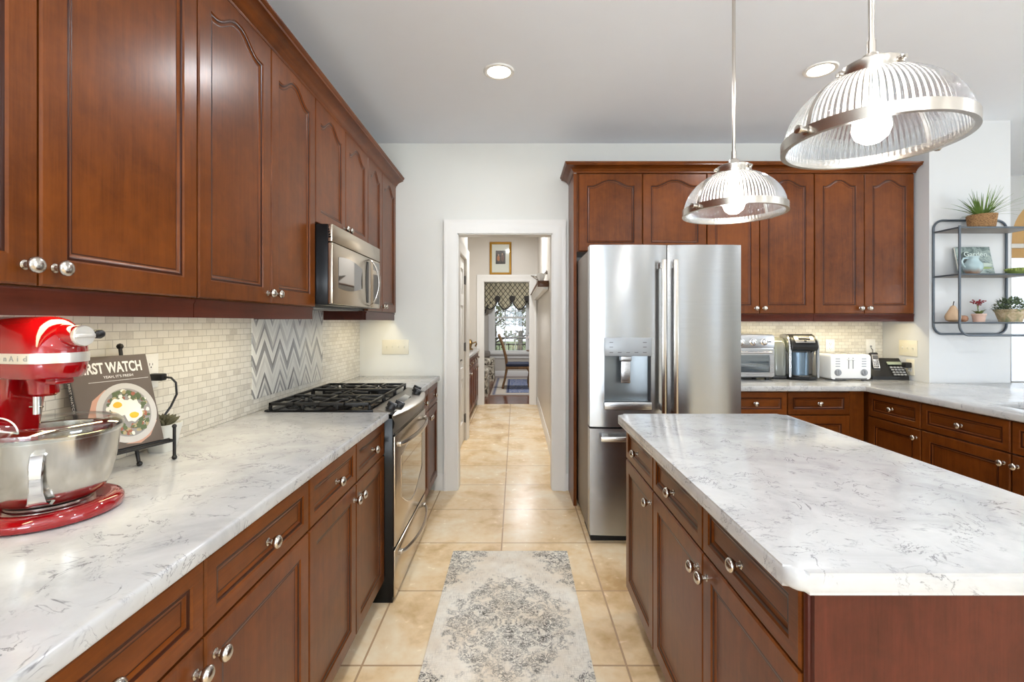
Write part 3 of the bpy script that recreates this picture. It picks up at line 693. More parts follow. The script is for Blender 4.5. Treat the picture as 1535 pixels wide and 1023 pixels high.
def bowbar(x0, x1, z, out, r0, ry, sag=0):
    bm = B(); n = 20; loops = []
    for i in range(n + 1):
        u = i / n; x = x0 + (x1 - x0) * u; e = math.sin(PI * u) ** .55; y = -.006 - out * e; zz = z - sag * math.sin(PI * u); k = .55 + .45 * math.sin(PI * u) ** .5
        loops.append([(x, y + math.cos(2 * PI * j / 10) * r0, zz + math.sin(2 * PI * j / 10) * ry * k) for j in range(10)])
    rings(bm, loops)
    for x in (x0 + .012, x1 - .012): box(bm, x - .013, x + .013, -.022, -.0035, z - ry * .8, z + ry * .8, .004)
    return bm
obj('handle', bowbar(.05, .71, .738, .052, .008, .015), M['nickel'], od)
dw = obj('drawer', box(B(), .004, .756, -.004, .0055, .022, .246, .004), M['range_steel'], rg)
obj('handle', bowbar(.07, .69, .205, .055, .008, .015, .012), M['nickel'], dw)
# ------------------------------------------------------------------ microwave
mw = thing('microwave', 'over-the-range stainless steel microwave with black sides and bowed handle', 'microwave', (-.867, 2.254, 1.412), L90)
obj('body', box(box(B(), 0, .79, .022, .362, 0, .384, .003), .0, .79, .10, .36, -.012, .002), M['black'], mw)
bm = B()
for i in range(5): box(bm, .0, .79, .006 + i * .003, .022, .318 + .012 * i, .326 + .012 * i)
obj('vent', bm, M['plastic'], mw)
bm = B(); box(bm, 0, .79, 0, .022, .300, .384, .004); obj('vent_cover', bm, M['range_steel'], mw)
md = obj('door', box(B(), 0, .595, -.001, .022, .004, .296, .004), M['range_steel'], mw)
lens = [(.075 + .36 * i / 16, .215 + .028 * math.sin(PI * (.25 + .75 * i / 16))) for i in range(17)] + [(.435 - .36 * i / 16, .105 - .028 * math.sin(PI * (.75 * i / 16 + .0))) for i in range(17)]
bm = B(); prism(bm, lens, .001, .0025, 0, f=lambda a, b, h: (a, -h, b)); obj('window', bm, M['bglass'], md)
bm = B(); loops = []
for i in range(25):
    u = i / 24; zz = .012 + .276 * u; e = math.sin(PI * u) ** .6
    loops.append([(.565 + .028 * math.sin(PI * u) + math.cos(2 * PI * j / 10) * (.009 + .006 * e), -.003 - .05 * e + math.sin(2 * PI * j / 10) * .006, zz) for j in range(10)])
rings(bm, loops); obj('handle', bm, M['nickel'], md)
bm = B(); prism(bm, [(.52 - .02 * math.sin(PI * i / 12), .03 + .24 * i / 12) for i in range(13)] + [(.55, .27), (.55, .03)], .001, .0022, f=lambda a, b, h: (a, -h, b)); obj('handle_recess', bm, M['black'], md)
cpn = obj('control_panel', box(B(), .598, .79, 0, .022, .004, .296, .004), M['range_steel'], mw)
obj('display', box(B(), .65, .77, -.0012, .001, .236, .284), M['bglass'], cpn)
obj('keypad', box(B(), .65, .77, -.0012, .001, .03, .21), M['dgrey'], cpn)
for x in (.02, .46): obj('filter', box(B(), x, x + .28, .12, .30, -.0135, -.0118), M['grey'], mw)
# ------------------------------------------------------------------ refrigerator
FXo, FYo = .445, 2.86
rf = thing('refrigerator', 'tall stainless steel french-door refrigerator with water dispenser', 'refrigerator', (FXo, FYo, 0))
FW = .908
obj('body', box(B(), .006, FW - .006, .085, .77, .03, 1.775, .006), P('refrigerator_side', (138, 130, 122), .45, .25, .04), rf)
obj('toe_grille', box(B(), .012, FW - .012, .04, .3, .0, .046), M['dark'], rf)
def fdoor(name, x0, x1, z0, z1, hole=None):
    n = 14; us = {round(x0 + (x1 - x0) * i / n, 4) for i in range(n + 1)}; vs = [z0, z1]
    if hole:
        us = {u for u in us if abs(u - hole[0]) > .012 and abs(u - hole[1]) > .012} | {hole[0], hole[1]}; vs = [z0, hole[2], hole[3], z1]
    us = sorted(us); xm, hw = (x0 + x1) / 2, (x1 - x0) / 2
    def f(a, b, h):
        k = abs(a - xm) / hw; y = -.016 * (1 - k ** 2.4)
        return (a, y + (.078 - y) * h, b)
    fl = (lambda i, j: not (j == 1 and hole[0] <= us[i] < hole[1] - 1e-5)) if hole else (lambda i, j: True)
    bm = cells(B(), us, vs, fl, 0, 1, f)
    return obj(name, bm, M['fsteel'], rf)
HX0, HX1 = .086, .364
dl = fdoor('left_door', 0, .4605, .702, 1.792, (HX0, HX1, .852, 1.126))
dr_ = fdoor('right_door', .4655, FW, .702, 1.792)
fz = fdoor('freezer_drawer', 0, FW, .05, .690)
for hxn in ((.02, .12), (FW - .12, FW - .02)):
    obj('hinge_cover', box(B(), hxn[0], hxn[1], .03, .16, 1.776, 1.80, .006), M['dgrey'], rf)
def fhandle(x, z0, z1, par):
    bm = B(); box(bm, x - .0135, x + .0135, -.066, -.050, z0, z1, .004)
    for z in (z0 + .03, z1 - .03): box(bm, x - .010, x + .010, -.052, -.004, z - .018, z + .018, .003)
    obj('handle', bm, M['nickel'], par)
fhandle(.428, .79, 1.70, dl); fhandle(.498, .79, 1.70, dr_)
bm = B(); box(bm, .055, FW - .055, -.072, -.055, .626, .656, .004)
for x in (.09, FW - .09): box(bm, x - .02, x + .02, -.058, -.002, .630, .652, .003)
obj('handle', bm, M['nickel'], fz)
ds = thing('dispenser', None, None); ds.parent = rf
bm = B()                                                        # recess: open box
n = 12; L0 = [(HX0, .0), (HX1, .0)]
cav = [(HX0 + .001, -.004), (HX0 + .004, .05)] + [(HX0 + .02 + (HX1 - HX0 - .04) * i / n, .052 + .018 * math.sin(PI * i / n)) for i in range(n + 1)] + [(HX1 - .004, .05), (HX1 - .001, -.004)]
rings(bm, [[(a, b, .853) for a, b in cav], [(a, b, 1.125) for a, b in cav]], False, False, False)
t = bmesh.new(); t.faces.new([t.verts.new((a, b, .853)) for a, b in cav]); t.faces.new([t.verts.new((a, b, 1.125)) for a, b in cav]); join(bm, t)
M['recess'] = P('satin_grey', (132, 138, 142), .32, .85, .03)
obj('recess', bm, M['recess'], ds)
cpn = obj('control_panel', box(B(), HX0 - .002, HX1 + .002, -.020, -.010, 1.126, 1.236, .003), P('silver_panel', (160, 164, 168), .35, .3, .03), ds)
bm = B()
for x, z in ((.125, 1.208), (.125, 1.18), (.125, 1.148), (.325, 1.208), (.325, 1.18), (.325, 1.148), (.175, 1.148), (.225, 1.148), (.275, 1.148)): box(bm, x - .011, x + .011, -.0207, -.0198, z - .0018, z + .0018)
obj('button_mark', bm, M['dgrey'], cpn)
bm = B(); box(bm, .192, .248, .018, .026, .96, 1.092, .003); box(bm, .188, .252, .004, .06, 1.094, 1.126, .004); obj('paddle', bm, M['steel'], ds)
bm = B(); box(bm, HX0 - .004, HX1 + .004, -.026, .06, .806, .852, .004); obj('drip_tray', bm, M['steel'], ds)
bm = B(); lathe(bm, [(.016, 0), (.016, .0012), (.0135, .0012), (.0135, .0004), (0, .0004)], 24, T(.83, -.0065, 1.677) @ Matrix.Rotation(R(90), 4, 'X'))
em = obj('emblem', bm, M['grey'], dr_)
text('monogram', 'GE', .013, M['steel'], em, T(.83, -.0078, 1.677) @ FRONT)
# ------------------------------------------------------------------ pendants
def pendant(loc, label, yaw):
    t = thing('pendant_lamp', label, 'lamp', loc, yaw, 'ribbed glass pendants over the island')   # origin: rim centre
    top = CZ - loc[2]
    def prof(r, n=14, z1=.148): return [(r * math.cos(PI / 2 * i / n * .80), z1 * math.sin(PI / 2 * i / n * .80) / math.sin(PI / 2 * .80)) for i in range(n + 1)]
    p1 = prof(.184); bm = B(); K = 360
    for sgn, rr in ((1, 0), (-1, -.004)):
        loops = [[((r + rr) * (1 + .012 * math.cos(90 * 2 * PI * k / K)) * math.cos(2 * PI * k / K), (r + rr) * (1 + .012 * math.cos(90 * 2 * PI * k / K)) * math.sin(2 * PI * k / K), z) for k in range(K)] for r, z in (p1 if sgn > 0 else [(max(r, .01), z - .002) for r, z in p1])]
        rings(bm, loops, True, False, False)
    obj('glass_shade', bm, M['prismglass'], t, sharp=180)
    bm = B(); lathe(bm, [(.186, -.010), (.192, -.010), (.192, .012), (.186, .012)], 72, caps=False)
    rings(bm, [[(r * math.cos(2 * PI * k / 72), r * math.sin(2 * PI * k / 72), z) for k in range(72)] for r, z in ((.186, .012), (.186, -.010), (.180, -.012), (.180, -.014), (.192, -.014), (.192, -.010))], True, False, False)
    obj('rim_band', bm, M['nickel'], t)
    for a in (0, 180):                                          # strap clips and thumb screws on the band
        ca = math.cos(R(a)); bm = B()
        q = [(r * ca * 1.012, 0, z) for r, z in p1]
        rings(bm, [[(x, -.006, z), (x, .006, z), (x + .0025 * ca, .006, z + .001), (x + .0025 * ca, -.006, z + .001)] for x, _, z in q])
        obj('strap', bm, M['nickel'], t)
        bm = B(); mx = T(.190 * ca, 0, 0) @ Matrix.Rotation(R(90 * (1 if ca > 0 else -1)), 4, 'Y')
        lathe(bm, [(.011, 0), (.011, .005), (.005, .006), (.005, .022), (.0095, .023), (.0095, .030), (0, .032)], 16, mx); obj('thumb_screw', bm, M['nickel'], t)
    bm = B(); lathe(bm, [(0, .130), (.058, .130), (.064, .140), (.064, .172), (.058, .176), (.050, .178), (.022, .182), (.018, .20), (.010, .205), (0, .205)], 40); cap = obj('cap', bm, M['nickel'], t)
    for a in (35, 155, 275):
        bm = B(); lathe(bm, [(.008, 0), (.008, .008), (.005, .009), (.005, .014), (0, .014)], 12, T(.063 * math.cos(R(a)), .063 * math.sin(R(a)), .160) @ Matrix.Rotation(R(a), 4, 'Z') @ Matrix.Rotation(R(90), 4, 'Y')); obj('screw', bm, M['nickel'], cap)
    bm = B(); tube(bm, [(0, 0, .20), (0, 0, top - .02)], .0065, 10); tube(bm, [(0, 0, .20), (0, 0, .235)], .0095, 10); obj('stem', bm, M['nickel'], t)
    bm = B(); lathe(bm, [(0, top - .028), (.02, top - .028), (.055, top - .02), (.062, top - .0005), (0, top - .0005)], 28); obj('ceiling_canopy', bm, M['nickel'], t)
    bm = B(); lathe(bm, [(.018, .13), (.02, .09), (.019, .085), (0, .085)], 20); obj('socket', bm, M['wplastic'], t)
    bm = B(); lathe(bm, [(0, -.012), (.018, -.009), (.034, .004), (.041, .024), (.038, .046), (.026, .068), (.016, .086), (0, .086)], 24); obj('bulb', bm, M['bulb'], t)
    l = bpy.data.lights.new('bulb_light', 'POINT'); l.energy = 1.3; l.color = (1, 1, 1); l.shadow_soft_size = .05
    o = bpy.data.objects.new('bulb_light', l); COL.objects.link(o); o.location = (loc[0], loc[1], loc[2] - .035)
pendant((.857, 1.148, 1.772), 'larger-looking ribbed glass pendant lamp over the near end of the island', R(15))
pendant((.857, 1.872, 1.766), 'ribbed glass pendant lamp hanging over the refrigerator end of the island', R(25))
# ------------------------------------------------------------------ recessed lights
def can(x, y, label=None, power=9, show=True):
    if show:
        t = thing('recessed_light', label, 'light', (x, y, CZ), 0, 'recessed ceiling lights')
        bm = B(); lathe(bm, [(.066, -.001), (.066, -.006), (.072, -.009), (.084, -.007), (.088, -.0005), (.088, 0)], 40, caps=False); obj('trim_ring', bm, M['trim'], t)
        bm = B(); lathe(bm, [(0, -.0005), (0, -.004), (.066, -.003), (.066, -.0005)], 32, caps=False); obj('diffuser', bm, M['can'], t)
    area('downlight', (x, y, CZ - .012), (0, 0, 0), .13, .13, power, WARM, 'DISK')
can(-.094, 2.685, 'recessed ceiling light above the aisle in front of the doorway')
can(1.705, 2.664, 'recessed ceiling light above the right side, beside the near pendant lamp')
for x, y in ((-.094, .6), (1.705, .6), (-.094, -1.6), (1.705, -1.6), (3.6, .6), (3.6, -1.6)): can(x, y, 'added unseen recessed ceiling light behind the camera', 9)  # added out of view as fill for the room
area('hall_downlight', (-.1, 5.9, CZ - .012), (0, 0, 0), .16, .16, 36, WARM, 'DISK')
area('dining_fill', (.2, 9.6, CZ - .012), (0, 0, 0), .3, .3, 40, WARM, 'DISK')  # added lamp with no fixture, brightens the dining room
# ------------------------------------------------------------------ stand mixer
CT = .9047                                                      # worktop height
mx_ = thing('stand_mixer', 'glossy red stand mixer with steel bowl on the left worktop', 'mixer', (-1.035, 1.06, CT), R(-10))
def capsule(r, t0, t1, z, n=14, r2=None):
    r2 = r2 or r
    return [(t0 + r * math.cos(R(-90 + 180 * i / n)), r * math.sin(R(-90 + 180 * i / n)), z) for i in range(n + 1)] + [(t1 + r2 * math.cos(R(90 + 180 * i / n)), r2 * math.sin(R(90 + 180 * i / n)), z) for i in range(n + 1)]
bm = B(); rings(bm, [capsule(r, 0, -.103, z, 20, r2) for r, r2, z in ((.118, .075, 0), (.126, .083, .004), (.129, .086, .012), (.128, .085, .020), (.122, .079, .027), (.112, .069, .031), (.098, .058, .031), (.092, .055, .029))])
obj('base', bm, M['red'], mx_)
bm = B(); lathe(bm, [(.0, .0292), (.075, .0292), (.075, .034), (.062, .034), (.058, .036), (0, .036)], 40); obj('bowl_plate', bm, M['nickel'], mx_)
bm = B(); rings(bm, [[(x - .120 + o, y, z) for x, y in rrect(-.05 * k, .045 * k, -.055 * k, .055 * k, .03 * k, 6)] for z, k, o in ((.028, 1.25, -.0), (.045, 1.05, 0), (.09, .92, 0), (.17, .86, .0), (.24, .95, .005), (.300, 1.05, .01), (.31, 1.05, .01))])
obj('column', bm, M['red'], mx_)
prof = [(.040, .2995), (.052, .303), (.058, .312), (.0605, .33), (.0615, .355), (.061, .375), (.057, .395), (.048, .415), (.034, .430), (.018, .4365), (.004, .4378)]
bm = B(); rings(bm, [capsule(r, .004 - .010 * max(0, (z - .36) / .08), -.125, z, 18) for r, z in prof]); hd = obj('head', bm, M['red'], mx_)
bm = B(); rings(bm, [capsule(r, .004, -.125, z, 18) for r, z in ((.0605, .3365), (.0630, .3367), (.0636, .3475), (.0632, .3583), (.061, .3585))]); bd = obj('trim_band', bm, M['silverband'], hd)
txt = 'KitchenAid'                                               # raised lettering wraps the nose of the band
for i, ch in enumerate(txt):
    sp = .0165; u = (i - 8.0) * sp
    if u > -.0: a = u / .0636; p, th = (.004 + .0640 * math.sin(a), -.0640 * math.cos(a)), a
    else: p, th = (.004 + u, -.0640), 0
    text('letter', ch, .017, M['grey'], bd, T(p[0], p[1], .3475) @ Matrix.Rotation(th, 4, 'Z') @ FRONT, .0004)
bm = B(); mxh = T(.035, 0, .395) @ Matrix.Rotation(R(90), 4, 'Y'); lathe(bm, [(.026, 0), (.024, .02), (.0225, .045), (.021, .047)], 28, mxh); obj('hub_collar', bm, M['red'], hd)
bm = B(); lathe(bm, [(.0215, .0465), (.0225, .048), (.0225, .056), (.021, .058), (0, .058)], 28, mxh); box(bm, -.0045, .0045, -.021, .021, .057, .0605, .001, mx=mxh); obj('hub_cap', bm, M['silverband'], hd)
bm = B(); tube(bm, [(.070, .02, .398), (.070, .040, .398)], .005, 8); lathe(bm, [(.006, 0), (.010, .004), (.011, .014), (.008, .02), (0, .021)], 16, T(.070, .036, .398) @ Matrix.Rotation(R(-90), 4, 'X')); obj('hub_knob', bm, M['plastic'], hd)
bm = B(); lathe(bm, [(0, .262), (.02, .262), (.026, .268), (.028, .29), (.034, .301), (0, .301)], 24, T(-.012, -.004, 0)); box(bm, -.01, .04, -.02, .02, .288, .301, .005); ph = obj('planetary_hub', bm, M['red'], hd)
bm = B(); tube(bm, [(-.020, -.012, .264), (-.020, -.012, .222)], .0075, 14); tube(bm, [(-.034, -.016, .238), (-.008, -.009, .238)], .0022, 8); obj('beater_shaft', bm, M['chrome'], ph)
bo = [(.070, .0362), (.080, .039), (.094, .052), (.104, .078), (.111, .11), (.1165, .15), (.120, .195), (.1215, .204), (.119, .2055), (.1165, .203), (.113, .15), (.108, .11), (.101, .08), (.090, .055), (.07, .045), (0, .043)]
bo = [(r * 1.01, .0362 + (z - .0362) * .89) for r, z in bo]; bm = B(); lathe(bm, [(0, .0362)] + bo, 64); bw = obj('bowl', bm, steel('bowl_steel', (204, 200, 192), .17, 2, .02), mx_)
ha = R(-44); hm = Matrix.Rotation(ha, 4, 'Z'); bm = B()
hp = [(r, .0362 + (z - .0362) * .89, w_) for r, z, w_ in [(.116, .172, .013), (.132, .170, .012), (.146, .152, .0115), (.150, .120, .0105), (.147, .090, .011), (.138, .066, .014), (.122, .054, .020), (.098, .056, .022)]]
rings(bm, [[hm @ Vector(q) for q in ((r, -w_, z), (r, w_, z), (r + .004, w_ * .8, z + .003), (r + .004, -w_ * .8, z + .003))] for r, z, w_ in hp]); obj('bowl_handle', bm, M['chrome'], bw)
bm = B(); ringp = [(r, z - .0185) for r, z in [(.1235, .196), (.1255, .206), (.1245, .214), (.116, .222), (.104, .225), (.104, .2265), (.117, .2238), (.1262, .2155), (.1272, .206), (.1252, .196)]]
lathe(bm, ringp + [ringp[0]], 56, caps=False); sh = obj('pouring_shield', bm, M['glass'], mx_)
bm = B(); cm = Matrix.Rotation(R(-88), 4, 'Z'); rowsa = []
for k in range(9):
    u = k / 8; r = .095 + .075 * u; z = .200 + .006 * math.sin(PI * u) + .012 * u; wd_ = .046 * (1 - .12 * u)
    rowsa.append([cm @ Vector((r, wd_ * math.cos(PI * i / 14), z + .030 * math.sin(PI * i / 14) * (1 - .35 * u))) for i in range(15)])
rings(bm, rowsa, False, False, False); obj('chute', bm, M['glass'], sh)
bm = B(); tube(bm, rowsa[0], .0016, 6); tube(bm, rowsa[-1], .0018, 6); tube(bm, [rw[0] for rw in rowsa], .0016, 6); tube(bm, [rw[-1] for rw in rowsa], .0016, 6); obj('chute_rim', bm, M['wplastic'], sh)
# ------------------------------------------------------------------ cookbook on an iron easel
M['bookcov'] = P('brown_cover', (96, 84, 74), .35, 0., .12, 12); M['spine'] = P('black_spine', (26, 24, 24), .4); M['ink'] = P('white_ink', (238, 236, 232), .5)
EZ = thing('book_easel', 'black wrought iron easel holding the brown cookbook', 'easel', (-1.175, 1.262, CT), R(72))
def finial(bm, p, r=.008): lathe(bm, [(0, -r), (r * .7, -r * .7), (r, 0), (r * .7, r * .7), (0, r)], 12, T(*p))
bm = B(); tube(bm, [(-.015, -.03, .062), (.235, -.03, .062)], .0042, 8); tube(bm, [(-.015, -.052, .060), (.235, -.052, .060)], .0036, 8); obj('ledge_bar', bm, M['iron'], EZ)
for x in (-.015, .235):
    bm = B(); tube(bm, [(x, -.052, .008), (x, -.052, .10)], .0046, 8); finial(bm, (x, -.052, .008)); finial(bm, (x, -.052, .104), .007); tube(bm, [(x, -.052, .06), (x, -.02, .06)], .004, 8); obj('front_post', bm, M['iron'], EZ)
bm = B(); tube(bm, [(.155, -.018, .008), (.155, .035, .20), (.155, .062, .345)], .005, 8); finial(bm, (.155, .063, .352), .0095); finial(bm, (.155, -.02, .008)); tube(bm, [(.155, -.03, .062), (.155, -.003, .062)], .004); obj('back_post', bm, M['iron'], EZ)
LEAN = R(-17)
bk = thing('cookbook', 'brown cookbook with a plate of fried eggs on its cover, standing on the iron easel', 'book', (-1.175 + .035 * .951 + .01 * .309, 1.262 - .035 * .309 + .01 * .951, CT + .068), R(72), None, LEAN)
BW, BH, BT = .205, .27, .016
obj('page_block', box(B(), .003, BW - .003, .0025, BT - .0025, .003, BH - .003), M['paper'], bk)
bm = B(); box(bm, 0, BW, 0, .0022, 0, BH); box(bm, 0, BW, BT - .0022, BT, 0, BH); cv = obj('cover', bm, M['bookcov'], bk)
sp_ = obj('spine', box(B(), -.001, .0025, 0, BT, 0, BH), M['spine'], bk)
text('spine_title', 'FIRST WATCH', .013, M['ink'], sp_, T(-.0012, BT / 2, .16) @ Matrix.Rotation(R(-90), 4, 'Z') @ FRONT @ Matrix.Rotation(R(-90), 4, 'Z'), .0003)
text('title', 'FIRST WATCH', .043, M['ink'], cv, T(.104, -.0004, BH - .036) @ FRONT, .0003, sx=.60, bold=.0012)
text('subtitle', "YEAH, IT'S FRESH", .0105, M['ink'], cv, T(.118, -.0004, BH - .062) @ FRONT, .0002)
obj('rule_line', box(B(), .04, .198, -.0006, 0, BH - .0745, BH - .0735), M['ink'], cv)
def blot(bm, cx, cz, rx, rz_, y, n=20, jit=0., mi=0, rot=0):
    vs = []
    for k in range(n):
        a = 2 * PI * k / n; j = 1 + jit * (random.random() - .5); x, z = rx * math.cos(a) * j, rz_ * math.sin(a) * j
        vs.append(bm.verts.new((cx + x * math.cos(rot) - z * math.sin(rot), y, cz + x * math.sin(rot) + z * math.cos(rot))))
    f = bm.faces.new(vs[::-1]); f.material_index = mi
pic = [P('print_plate', (196, 192, 186), .45), P('print_rim', (150, 146, 142), .45), P('print_green', (92, 104, 70), .5), P('print_egg', (236, 232, 218), .4), P('print_yolk', (232, 178, 40), .4), P('print_skin', (196, 150, 128), .5), P('print_meat', (160, 96, 74), .5), P('print_grain', (176, 160, 120), .5)]
bm = B()
vs = [bm.verts.new((x, -.0003, z)) for x, z in ((.018, .055), (.022, .10), (.04, .145), (.075, .172), (.092, .168), (.085, .155), (.06, .135), (.05, .09), (.046, .05), (.03, .04))]; bm.faces.new(vs).material_index = 5
vs = [bm.verts.new((x, -.0003, z)) for x, z in ((.10, .01), (.13, .015), (.165, .04), (.190, .075), (.196, .06), (.17, .02), (.14, .004))]; bm.faces.new(vs).material_index = 5
blot(bm, .122, .098, .080, .088, -.0005, 40, 0, 0); blot(bm, .122, .099, .064, .071, -.0007, 40, 0, 1)
for k in range(150):
    a = random.random() * 2 * PI; q = .62 + .36 * random.random(); blot(bm, .124 + .056 * q * math.cos(a), .099 + .066 * q * math.sin(a), .004 + .004 * random.random(), .004 + .003 * random.random(), -.0009 - .00001 * k, 7, .6, random.choice((2, 2, 2, 6, 7, 3)))
blot(bm, .103, .118, .028, .024, -.0026, 20, .25, 3); blot(bm, .134, .102, .026, .034, -.0027, 20, .25, 3); blot(bm, .098, .124, .012, .009, -.0029, 14, .1, 4); blot(bm, .136, .088, .013, .009, -.0030, 14, .1, 4)
obj('cover_picture', bm, pic, cv)
# ------------------------------------------------------------------ succulent
sc = thing('succulent', 'small succulent in a white tapered pot beside the easel foot', 'plant', (-1.168, 1.575, CT))
bm = B(); sq = lambda k, z: [(x, y, z) for x, y in rrect(-k, k, -k, k, k * .35, 5)]
rings(bm, [sq(.029, 0), sq(.030, .002), sq(.044, .086), sq(.045, .09), sq(.041, .09), sq(.040, .080)], True, True, True); obj('pot', bm, P('white_ceramic', (228, 227, 218), .35), sc)
bm = B(); 
for k in range(34):
    g = k * 2.4; lay = k / 34; el = R(20 + 60 * (1 - lay)); L_ = .030 + .022 * lay; dx, dy, dz = math.cos(g) * math.cos(el), math.sin(g) * math.cos(el), math.sin(el)
    b0 = Vector((dx * .006, dy * .006, .082)); pts = [b0 + Vector((dx, dy, dz)) * L_ * u + Vector((0, 0, .004 * u * u)) for u in (0, .3, .6, .85, 1)]
    tube(bm, pts, [.004, .0085, .009, .005, .0008], 6)
obj('leaves', bm, NT('succulent_leaf').fin(lin((88, 84, 60)), .5), sc)
# ------------------------------------------------------------------ outlets and switches
def plate(name, label, loc, rz, gangs, kind, mat='ivory', group=None):
    t = thing(name, label, 'outlet' if kind != 'switch' else 'light switch', loc, rz, group); W = .046 * (gangs - 1) + .072
    pl = obj('cover_plate', box(B(), -W / 2, W / 2, -.006, 0, -.058, .058, .0025), M[mat], t)
    for g in range(gangs):
        x = (g - (gangs - 1) / 2) * .046
        if kind == 'switch':
            bm = B(); box(bm, x - .005, x + .005, -.0075, -.005, -.012, .012); box(bm, x - .0035, x + .0035, -.017, -.006, -.002, .008, .001, mx=Matrix.Identity(4)); obj('toggle', bm, M[mat], t)
        elif kind == 'outlet':
            for z in (.020, -.020):
                so = obj('socket', prism(B(), rrect(x - .0165, x + .0165, z - .0135, z + .0135, .008), .0058, .0072, f=lambda a, b, h: (a, -h, b)), M['wplastic'], t)
                bm = B(); box(bm, x - .0075, x - .0055, -.0076, -.007, z - .001, z + .007); box(bm, x + .0055, x + .0075, -.0076, -.007, z - .001, z + .006); lathe(bm, [(0, .007), (.0025, .007), (.0025, .0076), (0, .0076)], 10, T(x, 0, z - .007) @ Matrix.Rotation(R(90), 4, 'X')); obj('slot', bm, M['dark'], so)
        else:
            bm = B(); box(bm, x - .008, x + .008, -.0075, -.005, -.008, .008, .001); obj('jack', bm, M['grey'], t)
    return t
plate('outlet', 'white duplex outlet with a black plug on the left mosaic backsplash', (-1.2318, 1.60, 1.165), L90, 1, 'outlet', 'wplastic')
pg = thing('charger_plug', 'black power plug and cord hanging from the left backsplash outlet', 'cord', (-1.224, 1.60, 1.145), L90)
obj('plug', box(B(), -.013, .013, -.045, -.0005, -.012, .012, .005), M['plastic'], pg)
bm = B(); tube(bm, [(.0, -.045, 0), (.004, -.064, -.003), (.012, -.074, -.02), (.016, -.074, -.06), (.008, -.060, -.10), (-.014, -.052, -.13), (-.045, -.035, -.165), (-.075, -.018, -.21), (-.08, -.012, -.236)], .0036, 8); obj('cable', bm, M['plastic'], pg)
plate('light_switch', 'ivory four-toggle light switch on the wall between the range and the doorway', (-.95, 3.7675, 1.132), 0, 4, 'switch')
plate('light_switch', 'ivory three-toggle light switch on the wall right of the white toaster', (2.8995, 3.515, 1.137), R90, 3, 'switch')
plate('outlet', 'white duplex outlet on the backsplash between the coffee maker and the toaster', (2.48, 3.7600, 1.137), 0, 1, 'outlet', 'wplastic')
plate('phone_jack', 'white phone jack plate on the backsplash behind the cordless phone', (2.80, 3.7600, 1.137), 0, 1, 'jack', 'wplastic')
plate('outlet', 'ivory outlet with a black adapter below the three-toggle switch', (2.8995, 3.495, .998), R90, 1, 'outlet')
ad = thing('power_adapter', 'black power adapter plugged in beside the cordless phone', 'adapter', (2.892, 3.495, 1.012), R90)
obj('housing', box(B(), -.022, .022, -.045, -.001, -.018, .022, .006), M['plastic'], ad)
# ------------------------------------------------------------------ toaster oven
to = thing('toaster_oven', 'stainless steel toaster oven beside the refrigerator on the back worktop', 'toaster oven', (1.475, 3.47, CT))
W_, D_ = .415, .27
bm = box(B(), 0, W_, .012, D_, .018, .335, .012); obj('body', bm, M['steel'], to)
for x in (.04, W_ - .04):
    for y in (.04, D_ - .04): bm = B(); lathe(bm, [(.014, 0), (.016, .002), (.016, .019), (0, .019)], 14, T(x, y, 0)); obj('foot', bm, M['plastic'], to)
pn = obj('control_panel', box(B(), .006, W_ - .006, -.002, .014, .236, .326, .004), M['steel'], to)
for x in (.075, .165, .255, .335):
    bm = B(); lathe(bm, [(.026, 0), (.026, .004), (.020, .006), (.018, .02), (0, .021)], 24, T(x, -.002, .281) @ Matrix.Rotation(R(90), 4, 'X')); box(bm, x - .005, x + .005, -.028, -.018, .263, .299, .002); obj('dial', bm, M['chrome'], pn)
obj('brand_mark', box(B(), W_ - .05, W_ - .028, -.0028, -.0015, .276, .286), M['dgrey'], pn)
bm = cells(B(), [.008, .040, W_ - .040, W_ - .008], [.030, .058, .185, .228], lambda i, j: not (i == 1 and j == 1), 0, 1, lambda a, b, h: (a, -.004 + .016 * h, b)); dd = obj('door', bm, M['steel'], to)
obj('door_glass', box(B(), .040, W_ - .040, .002, .005, .058, .185), M['glass'], dd)
bm = B(); tube(bm, [(.04, -.028, .205), (W_ - .04, -.028, .205)], .009, 12); 
for x in (.06, W_ - .06): box(bm, x - .007, x + .007, -.024, -.003, .199, .211)
obj('door_handle', bm, M['chrome'], dd)
bm = B(); box(bm, .034, W_ - .034, .0115, .0125, .052, .192); obj('cavity', bm, P('oven_cavity', (70, 84, 96), .4, .3), to)
bm = B()
for k in range(13): tube(bm, [(.05 + .0255 * k, .009, .105), (.05 + .0255 * k, .009, .118)], .0012, 5)
tube(bm, [(.044, .009, .118), (W_ - .044, .009, .118)], .002, 6); tube(bm, [(.044, .009, .104), (W_ - .044, .009, .104)], .002, 6); obj('rack', bm, M['chrome'], to)
# ------------------------------------------------------------------ coffee maker
cm_ = thing('coffee_maker', 'black and silver single-serve coffee maker between the toaster oven and toaster', 'coffee maker', (2.125, 3.575, CT), R(-10))
def dsec(w_, y0, y1, z, n=10):                                    # rounded front, flat back
    r = w_; return [(w_, y1, z)] + [(w_ * math.cos(PI * i / n), y0 + .06 - .06 * math.sin(PI * i / n), z) for i in range(n + 1)][0:] + [(-w_, y1, z)]
bm = B(); rings(bm, [dsec(.098, -.115, .10, 0), dsec(.10, -.118, .10, .006), dsec(.10, -.118, .10, .022), dsec(.096, -.112, .098, .026)]); obj('base', bm, M['plastic'], cm_)
bm = B(); lathe(bm, [(0, .026), (.058, .026), (.058, .031), (.052, .031), (0, .030)], 28, T(0, -.055, 0)); obj('drip_tray', bm, M['dgrey'], cm_)
bm = B(); box(bm, -.098, .098, -.005, .10, .02, .25, .02, 4); obj('tower', bm, M['dgrey'], cm_)
M['bluesteel'] = P('blue_grey_steel', (112, 130, 146), .3, .7, .04)
